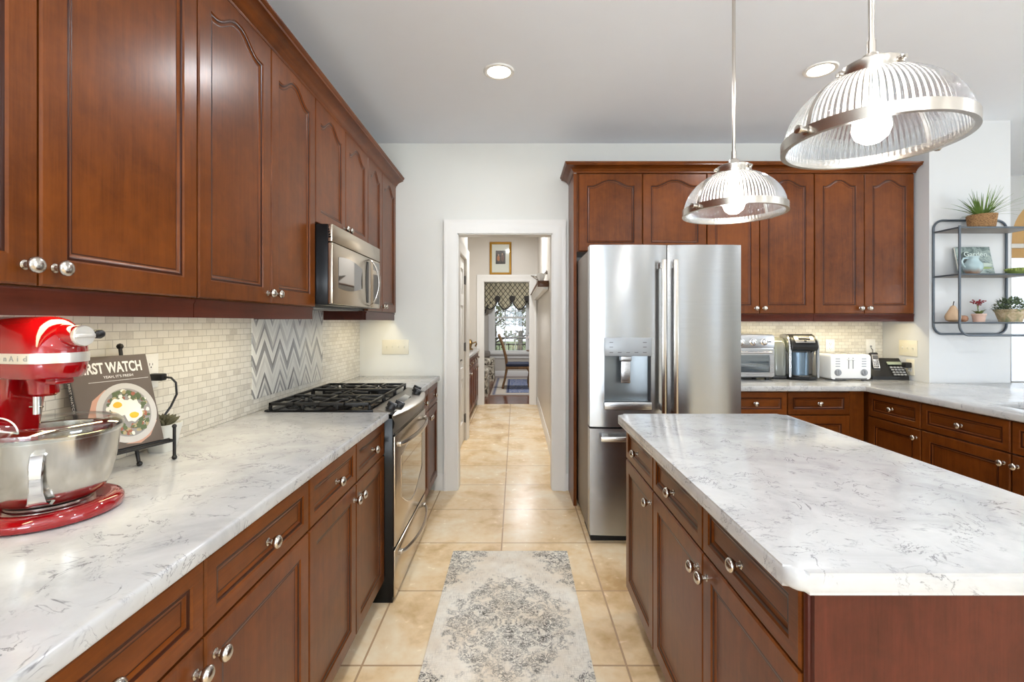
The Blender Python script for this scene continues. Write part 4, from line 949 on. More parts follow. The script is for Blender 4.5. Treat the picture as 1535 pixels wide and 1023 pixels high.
bm = B(); rings(bm, [[(.062 * math.cos(PI * i / 12), -.006 - .045 * math.sin(PI * i / 12) , z) for i in range(13)] for z in (.031, .20)], False, False, False); rings(bm, [[(.062, .0, z), (-.062, .0, z)] for z in (.031, .20)], False, False, False); obj('splash_column', bm, M['bluesteel'], cm_)
for sx in (-1, 1):
    bm = B(); pr = [(-.1, .02), (-.1, .24), (-.085, .29), (-.05, .325), (0, .338), (.09, .33), (.10, .30), (.10, .02), (.03, .02), (.0, .19), (-.03, .225), (-.075, .22), (-.082, .03)]
    prism(bm, pr, .086 if sx > 0 else -.102, .102 if sx > 0 else -.086, .004, 2, lambda a, b, h: (h, a, b)); obj('side_panel', bm, M['grey'] if sx > 0 else M['steel'], cm_)
bm = B(); rings(bm, [[(x, y, z) for x in (-.085, .085)] for y, z in ((-.088, .215), (-.115, .225), (-.125, .245), (-.105, .285), (-.06, .322), (0, .335), (.09, .328), (.098, .20), (-.0, .20))], False, False, False)
t = bmesh.new()
for x in (-.085, .085): t.faces.new([t.verts.new((x, y, z)) for y, z in ((-.088, .215), (-.115, .225), (-.125, .245), (-.105, .285), (-.06, .322), (0, .335), (.09, .328), (.098, .20), (-.0, .20))])
join(bm, t); obj('brew_head', bm, M['plastic'], cm_)
sl2 = Matrix.Rotation(R(-28), 4, 'X'); bm = B(); box(bm, -.066, .066, -.004, .004, -.038, .038, .004, mx=T(0, -.094, .298) @ sl2 @ Matrix.Rotation(R(-22), 4, 'X')); fp = obj('front_panel', bm, M['steel'], cm_)
bm = B(); box(bm, -.04, .04, -.0055, -.003, -.008, .026, .002, mx=T(0, -.094, .298) @ sl2 @ Matrix.Rotation(R(-22), 4, 'X')); obj('display', bm, M['bglass'], fp)
bm = B(); lathe(bm, [(.009, 0), (.009, .004), (0, .005)], 16, T(0, -.094, .298) @ sl2 @ Matrix.Rotation(R(-22), 4, 'X') @ T(.0, -.003, -.024) @ Matrix.Rotation(R(90), 4, 'X')); obj('button', bm, M['plastic'], fp)
M['reservoir'] = glassmat('smoky_green_plastic', (.62, .66, .48, 1), .5, .1, .25)
bm = B(); rings(bm, [[(x - .155, y, z) for x, y in rrect(-.048, .048, -.07 * k, .10, .03, 5)] for z, k in ((.028, 1), (.22, 1), (.27, .8), (.30, .35), (.306, .1))]); obj('water_reservoir', bm, M['reservoir'], cm_)
bm = B(); box(bm, -.204, -.106, -.07, .10, 0, .028, .006); obj('reservoir_base', bm, M['plastic'], cm_)
# ------------------------------------------------------------------ toaster
tt = thing('toaster', 'white four-slice toaster with two dials on the back worktop', 'toaster', (2.435, 3.46, CT))
bm = B(); w2 = .148
rings(bm, [[(x, y, z) for x, z in rrect(-w2, w2, .008, .190, .022, 6)] for y in (.003, .0)][:0] or [[(x * k, y, .008 + (z - .008) * kz) for x, z in rrect(-w2, w2, .008, .190, .022, 6)] for y, k, kz in ((0, .975, .985), (.006, 1, 1), (.254, 1, 1), (.26, .975, .985))]); obj('body', bm, M['wplastic'], tt)
for sx in (-1, 1):
    for sy in (.03, .23): bm = B(); lathe(bm, [(.012, 0), (.012, .010), (0, .010)], 12, T(sx * .11, sy, 0)); obj('foot', bm, M['plastic'], tt)
for x in (-.085, -.035, .035, .085): obj('slot', box(B(), x - .011, x + .011, .03, .23, .1895, .1905), M['dark'], tt)
for x in (-.095, .095):
    bm = B(); lathe(bm, [(.025, 0), (.025, .004), (.021, .006), (.019, .014), (0, .015)], 24, T(x, 0, .058) @ Matrix.Rotation(R(90), 4, 'X')); box(bm, x - .004, x + .004, -.019, -.012, .042, .074, .002); obj('dial', bm, M['grey'], tt)
    bm = B()
    for k in range(4): box(bm, x - .016, x + .016, -.001, .0003, .10 + k * .018, .106 + k * .018)
    bt = obj('button_row', bm, M['grey'], tt)
for x in (-.016, .016):
    obj('lever_track', box(B(), x - .0025, x + .0025, -.0008, .0004, .085, .165), M['dgrey'], tt); obj('lever', box(B(), x - .013, x + .013, -.016, -.001, .148, .158, .003), M['wplastic'], tt)
obj('crumb_tray', box(B(), -.115, .115, -.003, .0005, .010, .017), M['dgrey'], tt)
# ------------------------------------------------------------------ cordless phone
cp_ = thing('cordless_phone', 'black cordless phone with answering base right of the white toaster', 'phone', (2.755, 3.56, CT), R(-8))
tl = Matrix.Rotation(R(-28), 4, 'X')
bm = B(); prism(bm, [(-.06, 0), (.055, 0), (.055, .03), (.045, .118), (.035, .122), (-.06, .02)], -.10, .105, .004, 2, lambda a, b, h: (h, a, b)); bs = obj('base', bm, M['plastic'], cp_)
fm = T(.055, -.025, .068) @ Matrix.Rotation(R(-44), 4, 'X')
obj('display', box(B(), -.04, .04, -.003, .001, .024, .046, .001, mx=fm), P('lcd', (150, 160, 140), .2), bs)
bm = B()
for i in range(4):
    for j in range(4): box(bm, -.036 + i * .019, -.022 + i * .019, -.004, .001, -.056 + j * .018, -.046 + j * .018, .001, mx=fm)
obj('key', bm, M['grey'], bs)['kind'] = 'stuff'
cp_.scale = (1.2, 1.2, 1.25)
hs = thing('cordless_handset', 'black and silver handset standing in the cordless phone cradle', 'phone', (2.685, 3.545, CT + .045), R(-8), None, R(-16)); hs.scale = (1.15, 1.15, 1.15)
obj('casing', box(B(), -.024, .024, -.014, .014, .002, .135, .008, 3), M['plastic'], hs)
obj('face', box(B(), -.019, .019, -.0155, -.0135, .03, .12, .001), M['nickel'], hs)
obj('display', box(B(), -.015, .015, -.0165, -.015, .088, .112), M['dgrey'], hs)
bm = B()
for i in range(3):
    for j in range(4): box(bm, -.014 + i * .0105, -.007 + i * .0105, -.0168, -.015, .036 + j * .012, .043 + j * .012)
obj('key', bm, M['plastic'], hs)['kind'] = 'stuff'
bpy.context.view_layer.update(); iv = cp_.matrix_world.inverted()
bm = B(); tube(bm, [iv @ Vector(p) for p in ((2.80, 3.752, 1.125), (2.80, 3.735, 1.11), (2.785, 3.715, 1.05), (2.762, 3.70, .96), (2.76, 3.69, .925), (2.75, 3.66, .922))], .0022, 6); obj('phone_cord', bm, M['plastic'], cp_)
# ------------------------------------------------------------------ wall shelf with plants
SX0, SX1, SYb, SYf = 2.921, 3.432, 3.330, 3.134
ws = thing('wall_shelf', 'grey steel three-tier wire wall shelf on the white wall at the right edge', 'shelf', (2.92, 3.33, 1.24))
bm = B(); fz_ = lambda pts, y: [(a - 2.92, y - 3.33, b - 1.24) for a, b in pts]
tube(bm, fz_(rrect(SX0, SX1, 1.246, 2.04, .065, 8), SYb), .0075, 10, True); obj('back_frame', bm, M['rail'], ws)
bm = B(); U = [(SX0, 1.966)] + [(x, z) for x, z in arc((SX0 + .065, 1.242 + .065), .065, 180, 270, 8)] + arc((SX1 - .065, 1.242 + .065), .065, 270, 360, 8) + [(SX1, 1.966)]
tube(bm, fz_(U, SYf), .0075, 10); obj('front_frame', bm, M['rail'], ws)
M['shelftop'] = P('grey_wood_shelf', (142, 136, 130), .5, 0., .12, 60)
for z in (1.330, 1.650, 1.960):
    pl = obj('shelf', box(B(), SX0 - 2.92 + .004, SX1 - 2.92 - .004, SYf - 3.33 + .002, -.008, z - 1.24 - .012, z - 1.24, .002), M['shelftop'], ws)
    bm = B(); r_ = [(SX0 - 2.92, SYf - 3.33), (SX1 - 2.92, SYf - 3.33), (SX1 - 2.92, -.004), (SX0 - 2.92, -.004)]
    for (a, b), (c, d) in zip(r_, r_[1:] + r_[:1]): tube(bm, [(a, b, z - 1.246), (c, d, z - 1.246)], .006, 8)
    obj('shelf_rail', bm, M['rail'], pl)
def blade(bm, p0, d, L, w_, droop, n=6, mi=0):
    d = Vector(d).normalized(); sd = Vector((-d.y, d.x, 0));
    sd = sd.normalized() if sd.length > 1e-3 else Vector((1, 0, 0)); Ls = []
    for i in range(n + 1):
        u = i / n; p = Vector(p0) + d * L * u + Vector((0, 0, -droop * u * u)); ww = w_ * (1 - u ** 1.6) + .0004; up = sd.cross(d).normalized() * (.0006 + ww * .12)
        Ls.append([p - sd * ww, p - up, p + sd * ww, p + up * .4])
    rings(bm, Ls, True, True, True, mi)
M['leafg'] = P('grass_green_leaf', (112, 140, 70), .45, 0., .35, 30); M['leafs'] = P('sage_leaf', (98, 114, 84), .55, 0., .35, 40); M['leafo'] = P('olive_leaf', (112, 128, 66), .5, 0., .25, 40)
fp_ = thing('potted_grass', 'spiky green grass plant in a round wicker basket on top of the wall shelf', 'plant', (3.155, 3.225, 1.9605))
bm = B(); K = 60; Ls = []
for z in range(29):
    zz = .093 * z / 28; r0 = .066 + .012 * (zz / .093) - .004 * (1 - min(1, zz / .012))
    Ls.append([((r0 + .0035 * math.cos(15 * 2 * PI * k / K * 2 + (z // 2 % 2) * PI) * abs(math.sin(PI * z / 2 + .5))) * math.cos(2 * PI * k / K), (r0 + .0035 * math.cos(30 * 2 * PI * k / K + (z // 2 % 2) * PI)) * math.sin(2 * PI * k / K), zz) for k in range(K)])
Ls.append([(.062 * math.cos(2 * PI * k / K), .062 * math.sin(2 * PI * k / K), .085) for k in range(K)])
rings(bm, Ls); s = NT('wicker'); n = s.noise(s.coord((1, 1, 3)), 90., 3, .7); obj('basket', bm, s.fin(s.ramp(n, [(.35, (104, 70, 40)), (.65, (190, 148, 98))]), .7), fp_)
bm = B()
for k in range(90):
    a = random.random() * 2 * PI; el = R(random.uniform(12, 85)); L_ = random.uniform(.15, .26) * (1.15 if el < R(40) else .85)
    if math.sin(a) > .2: L_ *= .45
    blade(bm, (.03 * math.cos(a), .03 * math.sin(a), .085), (math.cos(a) * math.cos(el), math.sin(a) * math.cos(el), math.sin(el)), L_, .0042, .05 * math.cos(el))
obj('leaves', bm, M['leafg'], fp_)
gb = thing('garden_book', 'grey-green book with Garden lettering leaning on the middle shelf', 'book', (3.045, 3.262, 1.6505), R(-4), None, R(-13))
s = NT('grey_green_cover'); n = s.noise(s.coord(), 22., 5, .6, 1.2); M['gcov'] = s.fin(s.ramp(n, [(.38, (84, 100, 98)), (.5, (134, 150, 146)), (.66, (172, 184, 178))]), .4)
cvb = obj('cover', box(box(B(), 0, .225, 0, .002, 0, .205), 0, .225, .014, .016, 0, .205), M['gcov'], gb)
obj('page_block', box(B(), .002, .222, .002, .014, .003, .202), M['paper'], gb)
text('title', 'Garden', .05, P('pale_ink', (214, 226, 220), .5), cvb, T(.125, -.0006, .150) @ FRONT, .0003)
bm = B(); blot(bm, .15, .075, .07, .014, -.0006, 20, .15, 0); blot(bm, .15, .052, .065, .009, -.0006, 20, .2, 1); blot(bm, .05, .12, .028, .05, -.0005, 20, .3, 2); obj('cover_picture', bm, [P('print_pale', (196, 208, 196), .5), P('print_lime', (150, 170, 110), .5), P('print_dark', (66, 78, 74), .5)], cvb)
jg = thing('jug', 'pale blue glazed jug in front of the book on the middle shelf', 'jug', (3.062, 3.19, 1.6505))
s = NT('celadon_glaze'); z_ = s.xyz()[2]; M['celadon'] = s.fin(s.ramp(s.math('ADD', s.math('MULTIPLY', z_, 8.), s.math('MULTIPLY', s.noise(s.coord(), 18., 3), .3)), [(.2, (150, 118, 96)), (.42, (160, 182, 186)), (.9, (178, 200, 204))]), .12)
bm = B(); lathe(bm, [(0, 0), (.030, 0), (.046, .02), (.054, .045), (.050, .068), (.036, .085), (.030, .10), (.036, .118), (.032, .118), (.026, .10), (.03, .086), (0, .08)], 32); obj('body', bm, M['celadon'], jg)
bm = B(); tube(bm, [(-.034, 0, .108), (-.062, 0, .106), (-.074, 0, .085), (-.066, 0, .06), (-.050, 0, .045)], .006, 10); obj('handle', bm, M['celadon'], jg)
gw = thing('succulent_bowl', 'small green leafy succulent arrangement at the right of the middle shelf', 'plant', (3.375, 3.20, 1.6505))
bm = B(); lathe(bm, [(0, 0), (.045, 0), (.058, .02), (.06, .028), (.054, .026), (0, .022)], 28); obj('bowl', bm, M['leafo'], gw)
bm = B()
for k in range(70):
    a = k * 2.4; q = math.sqrt(k / 70) * .058; tube(bm, [(q * math.cos(a), q * math.sin(a), .02), (q * 1.08 * math.cos(a), q * 1.08 * math.sin(a), .036 + .006 * random.random()), (q * 1.14 * math.cos(a), q * 1.14 * math.sin(a), .047 - .15 * q)], [.004, .0065, .0008], 6)
obj('leaves', bm, P('lime_leaf', (150, 166, 84), .4, 0., .3, 60), gw)
pe = thing('pear_ornament', 'tan stone pear ornament at the left of the bottom shelf', 'ornament', (2.985, 3.25, 1.3305))
bm = B(); lathe(bm, [(0, 0), (.022, .001), (.040, .014), (.045, .034), (.039, .056), (.027, .076), (.019, .094), (.014, .106), (.006, .112), (0, .112)], 32); obj('fruit', bm, P('sandstone', (200, 170, 138), .6, 0., .12, 30), pe)
bm = B(); tube(bm, [(0, 0, .110), (.002, 0, .125), (.006, 0, .14)], [.003, .0025, .003], 8); obj('stem', bm, M['iron'], pe)
bm = B(); lathe(bm, [(0, 0), (.012, 0), (.024, .010), (.027, .024), (.022, .038), (.008, .044), (0, .042)], 28); o = obj('apple_ornament', bm, P('brown_stone', (168, 124, 96), .5, 0., .15, 30)); o.location = (3.045, 3.24, 1.3305); tag(o, 'small round brown ornament beside the stone pear', 'ornament')
rf_ = thing('flowering_plant', 'red flowering plant in a small pale clay pot on the bottom shelf', 'plant', (3.112, 3.20, 1.3305))
bm = B(); lathe(bm, [(0, 0), (.030, 0), (.036, .042), (.039, .043), (.039, .055), (.034, .055), (.033, .045), (0, .044)], 28); obj('pot', bm, P('pale_terracotta', (204, 172, 156), .7, 0., .1, 40), rf_)
bm = B(); 
for a, L_ in ((.2, .07), (1.5, .045), (2.9, .06), (3.9, .05), (5.3, .06), (.7, .05), (4.6, .05)):
    d = Vector((math.cos(a) * .8, math.sin(a) * .5, .7)); blade(bm, (0, 0, .05), d, L_, .014, .012)
tube(bm, [(0, 0, .05), (-.006, 0, .09), (-.015, 0, .122)], .002, 6); tube(bm, [(0, 0, .05), (-.004, .004, .09), (.004, .0, .125)], .002, 6); obj('leaves', bm, M['leafo'], rf_)
bm = B()
for k in range(36):
    p = (random.gauss(-.012, .022), random.gauss(0, .014), random.gauss(.130, .008)); lathe(bm, [(0, -.004), (.006, 0), (.004, .004), (0, .005)], 7, T(*p))
obj('flowers', bm, P('deep_red_petal', (138, 34, 44), .6, 0., .3, 60), rf_)
hb_ = thing('potted_herb', 'bushy sage-green plant in a mossy clay pot on the bottom shelf', 'plant', (3.318, 3.195, 1.3305))
s = NT('mossy_clay'); n = s.noise(s.coord(), 24., 5, .65, .6); bm = B(); lathe(bm, [(0, 0), (.056, 0), (.078, .072), (.083, .073), (.085, .084), (.078, .084), (.076, .075), (0, .074)], 36)
obj('pot', bm, s.fin(s.ramp(n, [(.35, (122, 128, 96)), (.5, (176, 156, 122)), (.68, (206, 190, 166))]), .8), hb_)
bm = B()
for k in range(420):
    a = random.random() * 2 * PI; el = math.asin(random.random()); q = .6 + .4 * random.random(); p = Vector((.098 * q * math.cos(a) * math.cos(el), .075 * q * math.sin(a) * math.cos(el), .078 + .088 * q * math.sin(el)))
    d = (p - Vector((0, 0, .07))).normalized() + Vector((random.gauss(0, .4), random.gauss(0, .4), random.gauss(0, .4))); blade(bm, p, d, .020, .006, .002, 3)
obj('leaves', bm, M['leafs'], hb_)
# ------------------------------------------------------------------ runner on the floor
ru = tag(obj('runner_rug', prism(B(), rrect(-.329, .329, -.655, .655, .006, 2), .0006, .008, .002, 2), M['rug'], loc=(-.032, 2.097, 0)), 'distressed cream and grey medallion runner rug on the tiled aisle', 'rug')
# ------------------------------------------------------------------ black sofa in the great room
M['leather'] = P('black_leather', (26, 25, 27), .3, 0., .15, 40)
so = thing('sofa', 'black leather sofa back beyond the white wall at the right edge', 'sofa', (5.2, 4.08, 0))
obj('base', box(B(), -.95, .95, -.40, .42, .06, .42, .03, 3), M['leather'], so)
obj('backrest', box(box(B(), -.95, 0, -.42, -.20, .40, .96, .06, 4), 0, .95, -.42, -.20, .40, .96, .06, 4), M['leather'], so)
for x in (-.95, .77): obj('armrest', box(B(), x, x + .18, -.40, .42, .40, .70, .05, 4), M['leather'], so)
for x in (-.88, .88):
    for y in (-.34, .36): bm = B(); lathe(bm, [(.02, 0), (.025, .062), (0, .062)], 12, T(x, y, 0)); obj('foot', bm, M['plastic'], so)
# ------------------------------------------------------------------ hall: bar cabinets, picture, shelf
base_cabinet('dark cherry bar cabinet against the far end wall of the hallway', (-.60, 6.61, 0), L90, 1.03, .54, [(0, .34, 'dd', 1), (.34, .68, 'dd', 1), (.68, 1.02, 'dd', -1)], 'hallway bar cabinets')
base_cabinet('dark cherry bar cabinet just past the white hallway door', (-.60, 5.57, 0), L90, 1.03, .54, [(0, .34, 'dd', 1), (.34, .68, 'dd', 1), (.68, 1.02, 'dd', -1)], 'hallway bar cabinets')
tag(obj('countertop', prism(B(), [(-1.148, 5.556), (-.58, 5.556), (-.58, 7.655), (-1.148, 7.655)], .867, .9045, .006, 2), M['quartz']), 'pale quartz top of the hallway bar cabinets', 'countertop')
rs = thing('brass_figurine', 'small brass-coloured ornament on the hallway bar top', 'ornament', (-.70, 7.30, .9047))
bm = B(); lathe(bm, [(0, 0), (.05, 0), (.05, .015), (.02, .03), (.03, .07), (.045, .10), (.03, .14), (.012, .16), (0, .16)], 20); obj('body', bm, P('aged_brass', (140, 112, 70), .35, .8, .2, 40), rs)
bm = B(); tube(bm, [(.04, 0, .10), (.09, 0, .12), (.10, 0, .09), (.08, 0, .05)], .012, 10); obj('handle', bm, P('aged_brass_handle', (126, 100, 62), .35, .8), rs)
pc = thing('framed_picture', 'gold framed picture with a wide white mat above the far doorway', 'picture', (-.243, 7.658, 2.352))
bm = B(); w2, h2 = .175, .262
FR = [(0, 0), (0, .014), (.008, .026), (.022, .022), (.030, .030), (.036, .024), (.036, 0)]
sweep(bm, [(w2 - .036, -h2 + .036), (w2 - .036, h2 - .036), (-w2 + .036, h2 - .036), (-w2 + .036, -h2 + .036)], [(o, -h) for o, h in FR], lambda a, b, h: (a, h, b), True); obj('frame', bm, M['brass'], pc)
obj('mat_board', box(B(), -w2 + .036, w2 - .036, -.008, -.004, -h2 + .036, h2 - .036), M['paper'], pc)
s = NT('dark_print'); n = s.noise(s.coord(), 16., 4, .6, .8); bm = box(B(), -.078, .078, -.0095, -.008, -.09, .125); pr_ = obj('print', bm, s.fin(s.ramp(n, [(.35, (44, 34, 36)), (.6, (86, 66, 60)), (.75, (120, 100, 90))]), .5), pc)
bm = B(); blot(bm, -.035, .0, .022, .045, -.0099, 14, .3, 0); blot(bm, -.032, .055, .012, .016, -.0101, 12, .1, 1); blot(bm, .032, .01, .024, .055, -.0099, 14, .3, 2); blot(bm, .03, .07, .011, .015, -.0101, 12, .1, 1); obj('painted_figures', bm, [P('paint_orange', (196, 120, 56), .5), P('paint_skin', (206, 164, 136), .5), P('paint_brown', (122, 84, 74), .5)], pr_)
obj('glazing', box(B(), -w2 + .036, w2 - .036, -.0135, -.012, -h2 + .036, h2 - .036), M['glass'], pc)
hs_ = thing('picture_ledge', 'long wooden ledge with white fluted front high on the right hallway wall', 'shelf', (.352, 6.3, 1.77))
obj('board', box(B(), -.118, 0, -1.25, 1.30, -.018, .0, .003), M['shelfwood'], hs_)
bm = sweep(B(), [(-.045, 1.28), (-.045, -1.20)], [(-.04, -.018), (.06, -.018), (.06, -.03), (.045, -.034), (.04, -.05), (.02, -.066), (.012, -.09), (-.04, -.09)]); obj('fluted_front', bm, M['trim'], hs_)
obj('end_block', box(B(), -.118, 0, -1.25, -1.20, -.064, -.018, .004), M['shelfwood'], hs_)
cu_ = thing('teacup', 'small white cup on the near end of the hallway ledge', 'cup', (.275, 5.13, 1.7705)); cu_.scale = (1.25, 1.25, 1.25)
bm = B(); lathe(bm, [(0, 0), (.02, 0), (.022, .006), (.034, .035), (.04, .065), (.037, .065), (.03, .035), (0, .012)], 24); obj('bowl', bm, M['wplastic'], cu_)
bm = B(); tube(bm, [(-.036, 0, .055), (-.056, 0, .05), (-.054, 0, .028), (-.033, 0, .022)], .004, 8); obj('handle', bm, M['wplastic'], cu_)
bd_ = thing('bird_figurine', 'grey ceramic bird figurine behind the white cup on the hallway ledge', 'ornament', (.30, 5.32, 1.7705))
bm = B(); Ls = []
for t_, r, x, z in ((0, .004, .055, .085), (.2, .012, .045, .085), (.35, .020, .030, .09), (.5, .022, .020, .075), (.65, .036, 0, .045), (.8, .03, -.03, .035), (.9, .014, -.065, .045), (1, .004, -.10, .06)): Ls.append([(x, r * math.cos(2 * PI * k / 14), z + r * math.sin(2 * PI * k / 14)) for k in range(14)])
rings(bm, Ls); lathe(bm, [(.026, 0), (.024, .008), (.01, .014), (.01, .03), (0, .03)], 16); bd_.scale = (1.3, 1.3, 1.3); obj('body', bm, P('grey_ceramic', (158, 150, 142), .35), bd_)
# ------------------------------------------------------------------ dining room
s = NT('blue_rug'); o_ = s.xyz(); bx = s.math('SUBTRACT', 1.1, s.math('ABSOLUTE', o_[0])); by = s.math('SUBTRACT', 1.35, s.math('ABSOLUTE', o_[1])); e_ = s.math('MINIMUM', bx, by)
n = s.noise(s.coord(), 26., 3, .6, 1.6); fld = s.ramp(n, [(.42, (72, 88, 132)), (.52, (120, 132, 164)), (.62, (176, 172, 168))])
brd = s.ramp(e_, [(.0, (186, 170, 150)), (.06, (86, 92, 118)), (.10, (196, 184, 168)), (.26, (196, 184, 168)), (.30, (70, 80, 116)), (.34, (0, 0, 0))]); k_ = s.math('LESS_THAN', e_, .33)
rb = tag(obj('area_rug', box(B(), -1.1, 1.1, -1.35, 1.35, .0006, .009, .002), s.fin(s.mix(k_, fld, brd), .9), loc=(.64, 9.95, 0)), 'blue patterned area rug on the dark dining room floor', 'rug')
ch = thing('dining_chair', 'carved wooden dining chair with a dark blue seat on the blue rug', 'chair', (.03, 9.62, .0105), R(90))
# local: front towards -Y (chair faces +X in the room)
obj('seat', box(B(), -.24, .24, -.24, .22, .44, .50, .018, 3), P('navy_cushion', (38, 44, 66), .7), ch)
obj('seat_rail', box(B(), -.235, .235, -.235, .215, .385, .44, .006), M['chairwood'], ch)
for sx in (-1, 1):
    bm = B(); tube(bm, [(sx * .21, -.20, .43), (sx * .235, -.245, .38), (sx * .245, -.27, .30), (sx * .225, -.235, .15), (sx * .22, -.225, .06), (sx * .225, -.255, .02), (sx * .225, -.255, .0)], [.032, .045, .036, .024, .019, .03, .026], 12); obj('leg', bm, M['chairwood'], ch)
    bm = B(); tube(bm, [(sx * .19, .29, 0), (sx * .19, .285, .03), (sx * .19, .25, .15), (sx * .19, .205, .40), (sx * .19, .225, .60), (sx * .20, .29, .85), (sx * .215, .36, 1.04)], [.022, .022, .02, .026, .022, .02, .02], 10); obj('leg', bm, M['chairwood'], ch)
bm = B(); rings(bm, [[(w_, y, z), (w_, y + .018, z), (-w_, y + .018, z), (-w_, y, z)] for w_, y, z in ((.06, .20, .46), (.045, .215, .58), (.075, .25, .74), (.05, .285, .88), (.09, .335, 1.0))]); obj('splat', bm, M['chairwood'], ch)
bm = B(); tube(bm, [(-.235, .36, 1.03), (-.12, .365, 1.06), (0, .37, 1.045), (.12, .365, 1.06), (.235, .36, 1.03)], [.016, .024, .026, .024, .016], 10); obj('crest_rail', bm, M['chairwood'], ch)
s = NT('floral_fabric'); n = s.noise(s.coord(), 9., 4, .6, 1.4); M['floral'] = s.fin(s.ramp(n, [(.38, (70, 66, 60)), (.46, (140, 128, 108)), (.54, (214, 204, 184)), (.75, (226, 218, 200))]), .9)
def ottoman(label, loc, w_, d_, h_):
    t = thing('ottoman', label, 'ottoman', loc, 0, 'floral ottomans')
    obj('cushion', box(B(), -w_ / 2, w_ / 2, -d_ / 2, d_ / 2, h_ - .14, h_, .05, 4), M['floral'], t)
    bm = B(); N_ = 72; per = rrect(-w_ / 2, w_ / 2, -d_ / 2, d_ / 2, .04, 18); Ls = []
    for z, k in ((0, .02), (.15, .012), (h_ - .13, .002)): Ls.append([(x * (1 + k * math.sin(i * 1.7)), y * (1 + k * math.sin(i * 1.7)), z) for i, (x, y) in enumerate(per)])
    rings(bm, Ls); obj('skirt', bm, M['floral'], t)
ottoman('floral skirted ottoman nearest the far doorway', (-.83, 8.75, .0), .66, .62, .46)
ottoman('floral skirted ottoman below the dining room window', (-.83, 10.95, .0), .68, .62, .50)
pw = tag(obj('throw_pillow', box(B(), -.24, .24, -.06, .06, 0, .16, .05, 4), P('grey_pillow', (138, 130, 122), .9), loc=(-.83, 11.12, .5005)), 'grey cushion lying on the ottoman below the window', 'cushion')
pd = thing('pedestal_table', 'small round wooden table beside the dining room window', 'table', (.55, 10.45, .0095))
bm = B(); lathe(bm, [(0, .68), (.30, .68), (.32, .69), (.32, .705), (0, .71)], 36); obj('tabletop', bm, M['chairwood'], pd)
bm = B(); lathe(bm, [(.05, .02), (.05, .2), (.035, .3), (.06, .5), (.04, .62), (.09, .68), (0, .68)], 20); obj('pedestal', bm, M['chairwood'], pd)
for a in (30, 150, 270): bm = B(); tube(bm, [(0, 0, .12), (.15 * math.cos(R(a)), .15 * math.sin(R(a)), .09), (.28 * math.cos(R(a)), .28 * math.sin(R(a)), .018)], [.03, .026, .018], 8); obj('foot', bm, M['chairwood'], pd)
va = thing('flower_arrangement', 'dark vase of mixed flowers on the round table by the window', 'flowers', (.42, 10.40, .7200))
bm = B(); lathe(bm, [(0, 0), (.05, 0), (.09, .06), (.08, .14), (.045, .19), (.055, .21), (.04, .21), (0, .19)], 24); obj('vase', bm, M['plastic'], va)
bm = B()
for k in range(160):
    p = Vector((random.gauss(0, .09), random.gauss(0, .08), .28 + random.gauss(0, .06))); blade(bm, p, (random.gauss(0, 1), random.gauss(0, 1), random.gauss(.3, .6)), .05, .014, .01, 3, random.choice((0, 0, 1, 2)))
obj('blooms', bm, [P('plum_petal', (92, 52, 60), .7), P('pale_petal', (206, 184, 176), .7), P('dark_leaf', (52, 60, 44), .6)], va)
# valance: scalloped fabric with a dark lattice
s = NT('lattice_fabric'); o_ = s.xyz(); p_ = .115
a_ = s.math('ABSOLUTE', s.math('SUBTRACT', s.math('FRACT', s.math('DIVIDE', s.math('ADD', o_[0], s.math('MULTIPLY', o_[2], .8)), p_)), .5)); b_ = s.math('ABSOLUTE', s.math('SUBTRACT', s.math('FRACT', s.math('DIVIDE', s.math('SUBTRACT', o_[0], s.math('MULTIPLY', o_[2], .8)), p_)), .5))
ln = s.math('LESS_THAN', s.math('MINIMUM', a_, b_), .075); M['lattice'] = s.fin(s.mix(ln, lin((214, 204, 172)), lin((60, 56, 50))), .9)
M['darktrim'] = P('dark_braid', (70, 66, 62), .9)
vl = thing('valance', 'cream and black lattice scalloped valance across the dining room window', 'curtain', (-.13, 11.52, 0))
SW = .355; VX0 = -.66
bm = B(); edge = []; Ls = []
cols = 84
for i in range(cols + 1):
    x = VX0 + SW * 4 * i / cols; u = ((x - VX0) / SW) % 1.0; sc_ = math.sin(PI * u); zb = 1.90 - .26 * sc_ ** .55; bul = .05 * sc_ + .02 * math.sin(6 * PI * u)
    cl_ = [(x, -bul * (k / 8) * (1 if k < 8 else .9), 2.27 + (zb - 2.27) * k / 8) for k in range(9)]; Ls.append(cl_); edge.append(Vector(cl_[-1]))
rings(bm, Ls, False, False, False); obj('fabric', bm, M['lattice'], vl)
bm = B(); tube(bm, edge, .016, 6); obj('braid', bm, M['darktrim'], vl)
for k in range(5):
    x = VX0 + SW * k
    bm = B(); rings(bm, [[(x - w_, -.045, z), (x + w_, -.045, z), (x + w_, -.03, z), (x - w_, -.03, z)] for w_, z in ((.035, 2.33), (.035, 2.2), (.06, 2.0), (.085, 1.90))]); obj('tab', bm, M['lattice'], vl)
    bm = B(); lathe(bm, [(0, .0), (.055, 0), (.07, .012), (.05, .024), (0, .03)], 14, T(x, -.045, 1.895) @ Matrix.Rotation(R(90), 4, 'X')); obj('rosette', bm, M['darktrim'], vl)
bm = B(); Ls = []; ed = []
for i in range(17):
    u = i / 16; x = VX0 - .02 + .20 * u; zb = 1.40 + .42 * u ** .8 + .04 * math.sin(u * 4 * PI); c_ = [(x, -.03 + .03 * math.sin(u * 3 * PI) - .02, 2.25 + (zb - 2.25) * k / 6) for k in range(7)]; Ls.append(c_); ed.append(c_[-1])
rings(bm, Ls, False, False, False); tl_ = obj('jabot', bm, M['lattice'], vl); bm = B(); tube(bm, ed, .016, 6); obj('jabot_braid', bm, M['darktrim'], tl_)
rd = thing('curtain_rod', 'dark rod carrying the valance above the dining room window', 'rod', (-.13, 11.56, 2.31))
